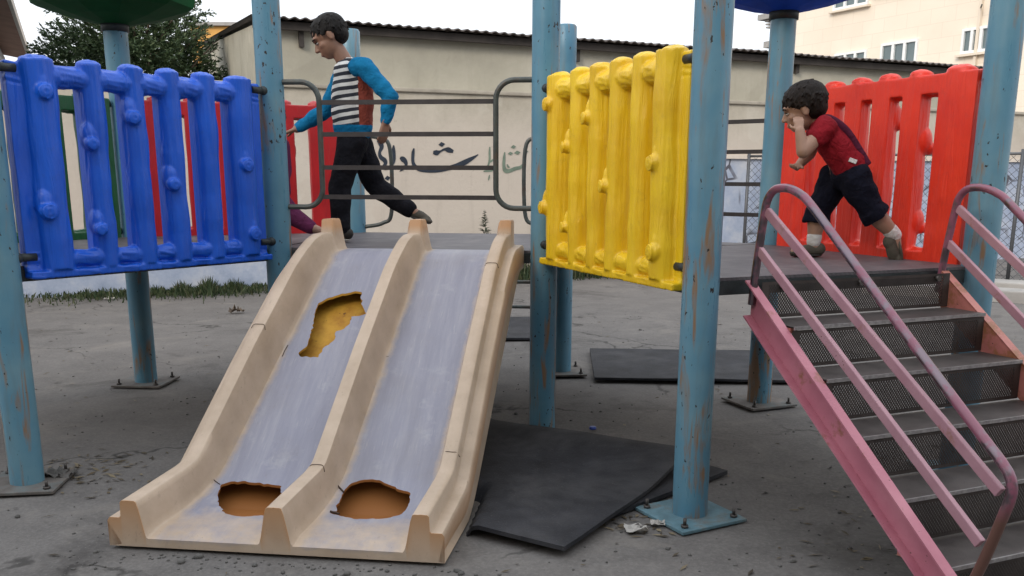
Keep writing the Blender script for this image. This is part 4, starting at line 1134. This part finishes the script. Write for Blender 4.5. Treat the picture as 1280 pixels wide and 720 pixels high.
scrap(296, 391, .10, M['bark'], 'dark clod lying on the ground left of the slide', 'litter', 'debris', 6, .5)
p = gz(741, 537); bm = bmesh.new(); tube(bm, [p + V(0, 0, .003), p + V(0, 0, .012), p + V(0, 0, .017)], [.018, .018, .014], 14); tag(obj('bottle_cap', bm, M['blue_bit']), 'small blue bottle cap on the ground behind the large mat', 'bottle cap')
bm = bmesh.new(); rnd = random.Random(11)
for k in range(1500):
    y = 2.2 + 7 * rnd.random() ** 1.6; x = rnd.uniform(-.62, .62) * (y + 1); r_ = rnd.uniform(.0022, .0065) * (1 + (rnd.random() < .04) * 1.5)
    if k % 16 == 0: q = sp(rnd.uniform(-.1, 1.3), TEND + abs(rnd.gauss(0, .06)) + .02, 0); x, y = q.x, q.y
    ell(bm, (x, y, min(0, gh(x, y) - .010) + r_ * .3), (r_ * 1.2 * rnd.uniform(.8, 1.4), r_, r_ * .7), Matrix.Rotation(rnd.uniform(0, 3), 4, 'Z'), 1)
kind(obj('gravel', bm, M['stone'], origin=(0, 4, 0)), 'stuff')

M['dry'] = mat_leaf('dry_leaf_bits', (.05, .04, .03), (.11, .085, .055), (.22, .18, .12))
bm = bmesh.new(); rnd = random.Random(23)
def bit(x, y):
    L_, W_, a_ = rnd.uniform(.006, .035), rnd.uniform(.0025, .008), rnd.uniform(0, 2 * PI); d_ = V(math.cos(a_), math.sin(a_), rnd.gauss(0, .12)); e_ = V(-d_.y, d_.x, rnd.gauss(0, .2)); c_ = V(x, y, min(0, gh(x, y) - .010) + .005)
    bm.faces.new([bm.verts.new(q) for q in (c_ - d_ * L_, c_ - e_ * W_ + V(0, 0, .002), c_ + d_ * L_, c_ + e_ * W_)])
for k in range(420):
    y = 2.3 + 6.5 * rnd.random() ** 1.4; bit(rnd.uniform(-.62, .62) * (y + 1), y)
for k in range(120):
    q = gz(rnd.gauss(105, 45), rnd.gauss(590, 14)); bit(q.x, q.y)
for k in range(50):
    q = gz(rnd.gauss(1090, 60), rnd.gauss(660, 30)); bit(q.x, q.y)
for k in range(60):
    q = gz(rnd.gauss(800, 25), rnd.gauss(655, 8)); bit(q.x, q.y)
kind(obj('leaf_litter', bm, M['dry'], origin=(0, 4, 0)), 'stuff')

# ------------------------------------------------------------------ people
def hand(bm, wrist, d, palm, thumb_side, s=1.0, curl=.5):
    """palm and five curled fingers; d points along the hand, palm is the palm's normal"""
    d = V(d).normalized(); palm = (V(palm) - d * V(palm).dot(d)).normalized(); sd = d.cross(palm).normalized() * thumb_side
    c = V(wrist); L = .075 * s
    for k in (-1, -.33, .33, 1):
        cap(bm, c + d * .012 * s + sd * .012 * k * s, c + d * L + sd * .026 * k * s, .013 * s, .0105 * s, 10)
    for k, ln in ((1, .060), (.36, .068), (-.3, .062), (-.95, .048)):
        p = c + d * L + sd * .026 * k * s; dr = d.copy()
        for j, f in enumerate((.42, .33, .25)):
            dr = (dr + palm * curl * .75).normalized(); q = p + dr * ln * f * s
            cap(bm, p, q, (.0088 - .0008 * j) * s, (.0080 - .0008 * j) * s, 10); p = q
    p = c + d * .02 * s + sd * .02 * s; q = p + (d * .6 + sd * .8 + palm * .3).normalized() * .035 * s; cap(bm, p, q, .012 * s, .0095 * s, 10)
    cap(bm, q, q + (d * .9 + sd * .25 + palm * .4).normalized() * .03 * s, .0092 * s, .0075 * s, 10)
def head_frame(c, fwd, up):
    f = V(fwd).normalized(); u = (V(up) - f * V(up).dot(f)).normalized(); l = u.cross(f)
    Mx = Matrix.Identity(4)
    for k in range(3): Mx[k][0] = f[k]; Mx[k][1] = l[k]; Mx[k][2] = u[k]; Mx[k][3] = c[k]
    return Mx
def head(bm, Hf, s):
    T = lambda x, y, z: Hf @ V(x * s, y * s, z * s)
    e = lambda c, r_: ell(bm, T(*c), tuple(q * s for q in r_), Hf)
    e((-.012, 0, .028), (.094, .074, .082)); e((.022, 0, -.03), (.064, .060, .072)); e((.045, 0, -.072), (.032, .032, .026))   # skull, face, chin
    e((.068, 0, .025), (.022, .052, .018))                                                                     # brow
    cap(bm, T(.082, 0, .004), T(.098, 0, -.026), .008 * s, .0115 * s, 10); e((.092, 0, -.029), (.011, .017, .008))    # nose
    e((.078, 0, -.054), (.012, .023, .007)); e((.075, 0, -.065), (.012, .020, .007))                                  # lips
    for y in (1, -1):
        e((.052, y * .036, -.022), (.022, .022, .02)); e((-.012, y * .074, -.005), (.018, .010, .030)); e((-.008, y * .078, -.022), (.008, .008, .011))   # cheeks, ears
def face(parent, Hf, s):
    T = lambda x, y, z: Hf @ V(x * s, y * s, z * s)
    for y in (1, -1):
        bm = bmesh.new(); ell(bm, T(.0725, y * .031, .000), (.0085 * s, .0125 * s, .0048 * s), Hf, 2); eo = obj('eye', bm, M['eyewhite'], parent, smooth=True)
        bm = bmesh.new(); ell(bm, T(.0775, y * .032, -.0005), (.0040 * s, .0062 * s, .0050 * s), Hf, 2); obj('iris', bm, M['eye'], eo, smooth=True)
        bm = bmesh.new(); tube(bm, curve([T(.079, y * .018, .003), T(.0825, y * .031, .0065), T(.072, y * .046, .003)], 4), [.0022 * s] * 9, 6); obj('eyelid', bm, M['hair'], eo, smooth=True)
        bm = bmesh.new(); pts = [T(.087, y * .014, .020), T(.087, y * .030, .027), T(.074, y * .050, .021)]; tube(bm, curve(pts, 4), [.0032 * s] * 9, 6); obj('eyebrow', bm, M['hair'], parent, smooth=True)
    bm = bmesh.new(); tube(bm, curve([T(.083, .022, -.060), T(.0905, 0, -.0595), T(.083, -.022, -.060)], 4), .0016 * s, 6); obj('mouth', bm, M['lip'], parent, smooth=True)
def hair(parent, Hf, s, mat, rnd, ntuft=520, fringe=.03):
    bm = bmesh.new(); T = lambda p: Hf @ (V(p) * s)
    ell(bm, T((-.022, 0, .040)), (.096 * s, .0795 * s, .082 * s), Hf); ell(bm, T((-.052, 0, -.01)), (.055 * s, .068 * s, .055 * s), Hf)
    for k in range(ntuft):
        th, ph = rnd.uniform(-PI, PI), math.acos(rnd.uniform(-.25, 1))
        d = V(math.sin(ph) * math.cos(th), math.sin(ph) * math.sin(th), math.cos(ph))
        if d.z < .35 and d.x > .25: continue
        if d.z < .1 and d.x > -.05: continue
        p = V(-.018 + d.x * .094, d.y * .078, .034 + d.z * .084)
        flow = V(.5 * max(0, d.z) + (.25 if d.x > 0 else -.1), d.y * .3, -.6 + .3 * d.z) + V(rnd.gauss(0, .25), rnd.gauss(0, .25), rnd.gauss(0, .2))
        flow = (flow - d * flow.dot(d) * .9).normalized()
        q = p + flow * rnd.uniform(.030, .055) - d * .0055
        cap(bm, T(p), T(q), .0050 * s, .0030 * s, 8)
    me = remeshed(bm, .0030, 9, .5); return obj('hair', me, mat, parent)

def noise_push(me, amp, sc):
    nv = [v.normal.copy() for v in me.vertices]
    for v, n_ in zip(me.vertices, nv): v.co += n_ * amp * noise.noise(v.co * sc)

# boy 1: walking left along the middle deck
Yb = 5.20
b = lambda x, y, dy=0.0: at(x, y, Yb + dy)
HF = head_frame(b(412, 47), (-1, -.10, -.62), (-.55, 0, 1)); hs = 1.0
bm = bmesh.new(); head(bm, HF, hs)
chain(bm, [(b(422, 62), .042), (b(434, 82), .045), (b(438, 100), .06)])
chain(bm, [(b(438, 100), .075), (b(441, 140), .075), (b(442, 172), .08)])
sho_n, elb_n, wri_n = b(455, 84, -.135), b(488, 121, -.19), b(482, 152, -.20)
sho_f, elb_f, wri_f = b(430, 88, .135), b(408, 138, .17), b(371, 161, .12)
chain(bm, [(b(438, 92), .05), (sho_n, .043), (elb_n, .034), (wri_n, .024)]); chain(bm, [(b(436, 92), .05), (sho_f, .043), (elb_f, .034), (wri_f, .024)])
hand(bm, wri_n, b(479, 172, -.20) - wri_n, (-.6, .7, -.1), 1, .88, .45); hand(bm, wri_f, b(355, 167, .10) - wri_f, (0, 0, -1), -1, .88, .35)
hip_n, kne_n, ank_n = b(440, 176, -.075), b(425, 235, -.09), b(426, 287, -.10)
hip_f, kne_f, ank_f = b(446, 176, .075), b(470, 233, .09), b(512, 262, .09)
for h_, k_, a_ in ((hip_n, kne_n, ank_n), (hip_f, kne_f, ank_f)): chain(bm, [(b(442, 170), .07), (h_, .068), (k_, .045), (a_, .032)])
ft_n = V(ank_n.x - .11, ank_n.y - .01, ZD + .03); chain(bm, [(ank_n, .03), (V(ank_n.x + .01, ank_n.y, ZD + .035), .03), (ft_n, .024)])
toe_f = b(530, 273, .09); chain(bm, [(ank_f, .03), (toe_f, .024)])
boy = obj('person', remeshed(bm, .0042, 4), M['skin'])
tag(boy, 'boy in a striped vest, turquoise sleeves and black trousers walking left on the middle deck', 'person')
face(boy, HF, hs); hair(boy, HF, hs, M['hair'], random.Random(5))
bm = bmesh.new()                                                                       # striped front and hem
for dy in (-.075, 0, .075): chain(bm, [(b(431, 90, dy), .062), (b(433, 112, dy), .080), (b(434, 138, dy), .084), (b(436, 160, dy), .082)])
chain(bm, [(b(432, 80), .052), (b(434, 92), .07)]); chain(bm, [(b(452, 88, -.10), .055), (b(430, 88, .10), .055)])
for dy in (-.06, .06): chain(bm, [(b(449, 98, dy), .07), (b(450, 130, dy), .075), (b(448, 160, dy), .078)])
me = remeshed(bm, .006, 5); noise_push(me, .008, 18); sh = obj('vest', me, [M['stripe'], M['brown_red'], M['turq']], boy)
x_side = b(453, 120).x; wz = sh.matrix_world
off = worldpos(sh); hem = b(440, 157).z
for pl in me.polygons:
    c = pl.center + off
    pl.material_index = 2 if c.z < hem else (1 if c.x > x_side else 0)
for nm, s_, e_, w_, sg in (('sleeve', sho_n, elb_n, wri_n, -1), ('sleeve', sho_f, elb_f, wri_f, 1)):
    bm = bmesh.new(); chain(bm, [(b(446, 85, sg * .10), .052), (s_, .053), (s_.lerp(e_, .5), .047), (e_, .044), (e_.lerp(w_, .5), .038), (e_.lerp(w_, .93), .031)])
    me = remeshed(bm, .005, 4); noise_push(me, .007, 24); obj(nm, me, M['turq'], boy)
bm = bmesh.new()
for dy in (-.05, .05): chain(bm, [(b(440, 160, dy), .076), (b(443, 178, dy), .084)])
chain(bm, [(hip_n, .083), (hip_n.lerp(kne_n, .5), .074), (kne_n, .060), (kne_n.lerp(ank_n, .5), .056), (ank_n + V(0, 0, .005), .048)])
chain(bm, [(hip_f, .083), (hip_f.lerp(kne_f, .5), .074), (kne_f, .060), (kne_f.lerp(ank_f, .5), .055), (ank_f, .046)])
me = remeshed(bm, .006, 4); noise_push(me, .010, 15); obj('trousers', me, M['black_cloth'], boy)
def shoe(parent, heel, toe, up, s, mat, sole):
    d = (toe - heel).normalized(); up = (V(up) - d * V(up).dot(d)).normalized(); L = (toe - heel).length; Mx = frame((0, 0, 0), d, up.cross(d))
    bm = bmesh.new(); ell(bm, heel + up * .038 * s, (.04 * s, .033 * s, .036 * s), Mx); chain(bm, [(heel + up * .034 * s, .032 * s), (heel + d * L * .5 + up * .03 * s, .033 * s), (toe - d * .02 + up * .022 * s, .026 * s)])
    ell(bm, toe - d * .035 * s + up * .018 * s, (.05 * s, .037 * s, .022 * s), Mx)
    so = obj('shoe', remeshed(bm, .004, 3), mat, parent)
    bm = bmesh.new(); ell(bm, heel + d * L * .46 + up * .004 * s, (L * .62, .040 * s, .012 * s), Mx); obj('sole', remeshed(bm, .0035, 2), sole, so)
shoe(boy, V(ank_n.x + .03, ank_n.y, ZD + .008), V(ank_n.x - .13, ank_n.y - .02, ZD + .008), (0, 0, 1), 1.0, M['shoe'], M['sole'])
dh = (toe_f - ank_f).normalized(); upf = V(-.45, 0, .9)
shoe(boy, b(513, 271, .09), b(537, 280, .09), (.4, 0, .9), .85, M['shoe_grey'], M['shoe'])

# boy 2: small boy running left on the right deck
Yc = 4.15
b = lambda x, y, dy=0.0: at(x, y, Yc + dy)
HF = head_frame(b(1004, 136), (-1, .38, -.34), (-.30, 0, 1)); hs = .92
bm = bmesh.new(); head(bm, HF, hs)
chain(bm, [(b(1016, 148), .036), (b(1030, 160), .042), (b(1040, 172), .065), (b(1055, 196), .075), (b(1062, 214), .075)])
sho_n, elb_n, wri_n = b(1031, 160, -.11), b(1004, 190, -.15), b(1000, 164, -.13)
sho_f, elb_f, wri_f = b(1022, 162, .11), b(1012, 192, .17), b(1000, 205, .12)
chain(bm, [(b(1034, 162), .05), (sho_n, .038), (elb_n, .029), (wri_n, .021)]); chain(bm, [(b(1030, 162), .05), (sho_f, .038), (elb_f, .029), (wri_f, .021)])
hand(bm, wri_n, b(998, 147, -.10) - wri_n, (.2, 1, 0), 1, .66, .6); hand(bm, wri_f, b(990, 212, .08) - wri_f, (0, -.6, .8), -1, .66, .9)
hip_f, kne_f, ank_f = b(1046, 220, .07), b(1022, 266, .06), b(1017, 303, .05)
hip_n, kne_n, ank_n = b(1066, 220, -.07), b(1090, 264, -.08), b(1118, 294, -.06)
for h_, k_, a_ in ((hip_n, kne_n, ank_n), (hip_f, kne_f, ank_f)): chain(bm, [(b(1058, 214), .06), (h_, .06), (k_, .042), (k_.lerp(a_, .35), .040), (a_, .027)])
toe_n = b(1122, 326, -.06); chain(bm, [(ank_n, .027), (toe_n, .02)])
tf = V(ank_f.x - .09, ank_f.y - .02, ZD + .025); chain(bm, [(ank_f, .027), (V(ank_f.x, ank_f.y, ZD + .03), .027), (tf, .02)])
kid = obj('person', remeshed(bm, .004, 4), M['skin_pale'])
tag(kid, 'small boy in a red shirt and navy shorts running left on the right deck', 'person')
face(kid, HF, hs); hair(kid, HF, hs * 1.05, M['hair_brown'], random.Random(8), 620)
bm = bmesh.new()
for dy in (-.055, .055): chain(bm, [(b(1031, 163, dy), .058), (b(1040, 176, dy), .070), (b(1054, 196, dy), .074), (b(1061, 207, dy), .074)])
chain(bm, [(sho_n, .052), (sho_f, .052)])
for s_, e_ in ((sho_n, elb_n), (sho_f, elb_f)): chain(bm, [(s_, .052), (s_.lerp(e_, .38), .046)])
me = remeshed(bm, .005, 4); noise_push(me, .008, 20); obj('shirt', me, M['red_cloth'], kid)
for dy in (-.085, .06):
    bm = bmesh.new(); pts = [b(1024, 152, dy * .9), b(1036, 149, dy), b(1056, 163, dy), b(1074, 190, dy), b(1084, 207, dy)]
    tube(bm, curve(pts, 5), .021, 10); obj('strap', remeshed(bm, .005, 2), M['maroon'], kid)
bm = bmesh.new(); box(bm, (0, 0, 0), (.034, .010, .018), frame(b(1066, 201, -.130), (1, 0, -.35)), 0, .002); obj('patch', bm, M['white_cloth'], kid)
bm = bmesh.new()
for dy in (-.035, .035): chain(bm, [(b(1058, 206, dy), .072), (b(1060, 220, dy), .074)])
chain(bm, [(hip_n, .074), (hip_n.lerp(kne_n, .55), .066), (kne_n.lerp(ank_n, -.05), .054)]); chain(bm, [(hip_f, .074), (hip_f.lerp(kne_f, .55), .065), (kne_f.lerp(ank_f, -.05), .054)])
for k_, a_, f_ in ((kne_n, ank_n, .20), (kne_f, ank_f, .34)):
    tube(bm, [k_.lerp(a_, -.12), k_.lerp(a_, f_ * .5), k_.lerp(a_, f_)], [.056, .060, .062], 24)
me = remeshed(bm, .005, 4); noise_push(me, .009, 20); obj('shorts', me, M['navy'], kid)
for k_, a_ in ((kne_n, ank_n), (kne_f, ank_f)):
    bm = bmesh.new(); chain(bm, [(k_.lerp(a_, .78), .034), (a_, .032)]); obj('sock', remeshed(bm, .004, 2), M['white_cloth'], kid)
shoe(kid, V(ank_f.x + .025, ank_f.y, ZD + .006), V(ank_f.x - .10, ank_f.y - .02, ZD + .006), (0, 0, 1), .82, M['shoe_grey'], M['shoe'])
shoe(kid, b(1122, 300, -.06), b(1127, 332, -.06), (-1, 0, -.15), .88, M['shoe_grey'], M['shoe_grey'])

# child 3: crouching behind the blue post at the slide's left, mostly hidden
Yk = 5.0
b = lambda x, y, dy=0.0: at(x, y, Yk + dy)
HF = head_frame(b(337, 150), (-.6, -.7, -.35), (-.1, -.1, 1)); hs = .84
bm = bmesh.new(); head(bm, HF, hs)
chain(bm, [(b(339, 166), .033), (b(341, 182), .05), (b(342, 210), .06), (b(344, 245), .065)])
chain(bm, [(b(330, 184, -.05), .034), (b(322, 212, -.08), .028), (b(332, 235, -.16), .021)]); hand(bm, b(332, 235, -.16), (.6, -.7, -.3), (0, 0, -1), 1, .62, .5)
chain(bm, [(b(352, 184, .05), .034), (b(356, 214, .02), .028), (b(350, 238, -.06), .021)]); hand(bm, b(350, 238, -.06), (-.3, -.8, -.4), (0, 0, -1), -1, .62, .5)
hipc, knec = b(347, 252, -.02), b(366, 270, -.03)
ankc = b(388, 284, -.05)
chain(bm, [(hipc, .06), (knec, .042), (ankc, .026), (b(402, 289, -.07), .02)])
k2 = b(338, 272, -.12); a2 = V(b(343, 298, -.02).x, b(343, 298, -.02).y, ZD + .03); chain(bm, [(b(341, 252, .04), .06), (k2, .042), (a2, .026), (a2 + V(-.05, -.07, -.008), .02)])
tot = obj('person', remeshed(bm, .0042, 3), M['skin_pale'])
tag(tot, 'child in purple and pale pink crouching behind the post left of the slide, mostly hidden', 'person')
face(tot, HF, hs); hair(tot, HF, hs, M['hair'], random.Random(3), 400)
bm = bmesh.new()
for dx in (-4, 4): chain(bm, [(b(341 + dx, 178), .048), (b(342 + dx, 205), .062), (b(344 + dx, 240), .068)])
obj('jacket', remeshed(bm, .006, 4), M['purple'], tot)
bm = bmesh.new(); chain(bm, [(b(330, 182, -.05), .045), (b(322, 212, -.08), .038), (b(331, 232, -.15), .03)]); obj('sleeve', remeshed(bm, .005, 3), M['pink_cloth'], tot)
bm = bmesh.new(); chain(bm, [(b(352, 182, .05), .045), (b(356, 214, .02), .038), (b(351, 236, -.055), .03)]); obj('sleeve', remeshed(bm, .005, 3), M['purple'], tot)
bm = bmesh.new(); chain(bm, [(hipc, .07), (knec, .052), (ankc, .038)]); chain(bm, [(b(341, 250, .04), .07), (k2, .052), (a2 + V(0, 0, .03), .038)]); obj('trousers', remeshed(bm, .005, 3), M['purple'], tot)
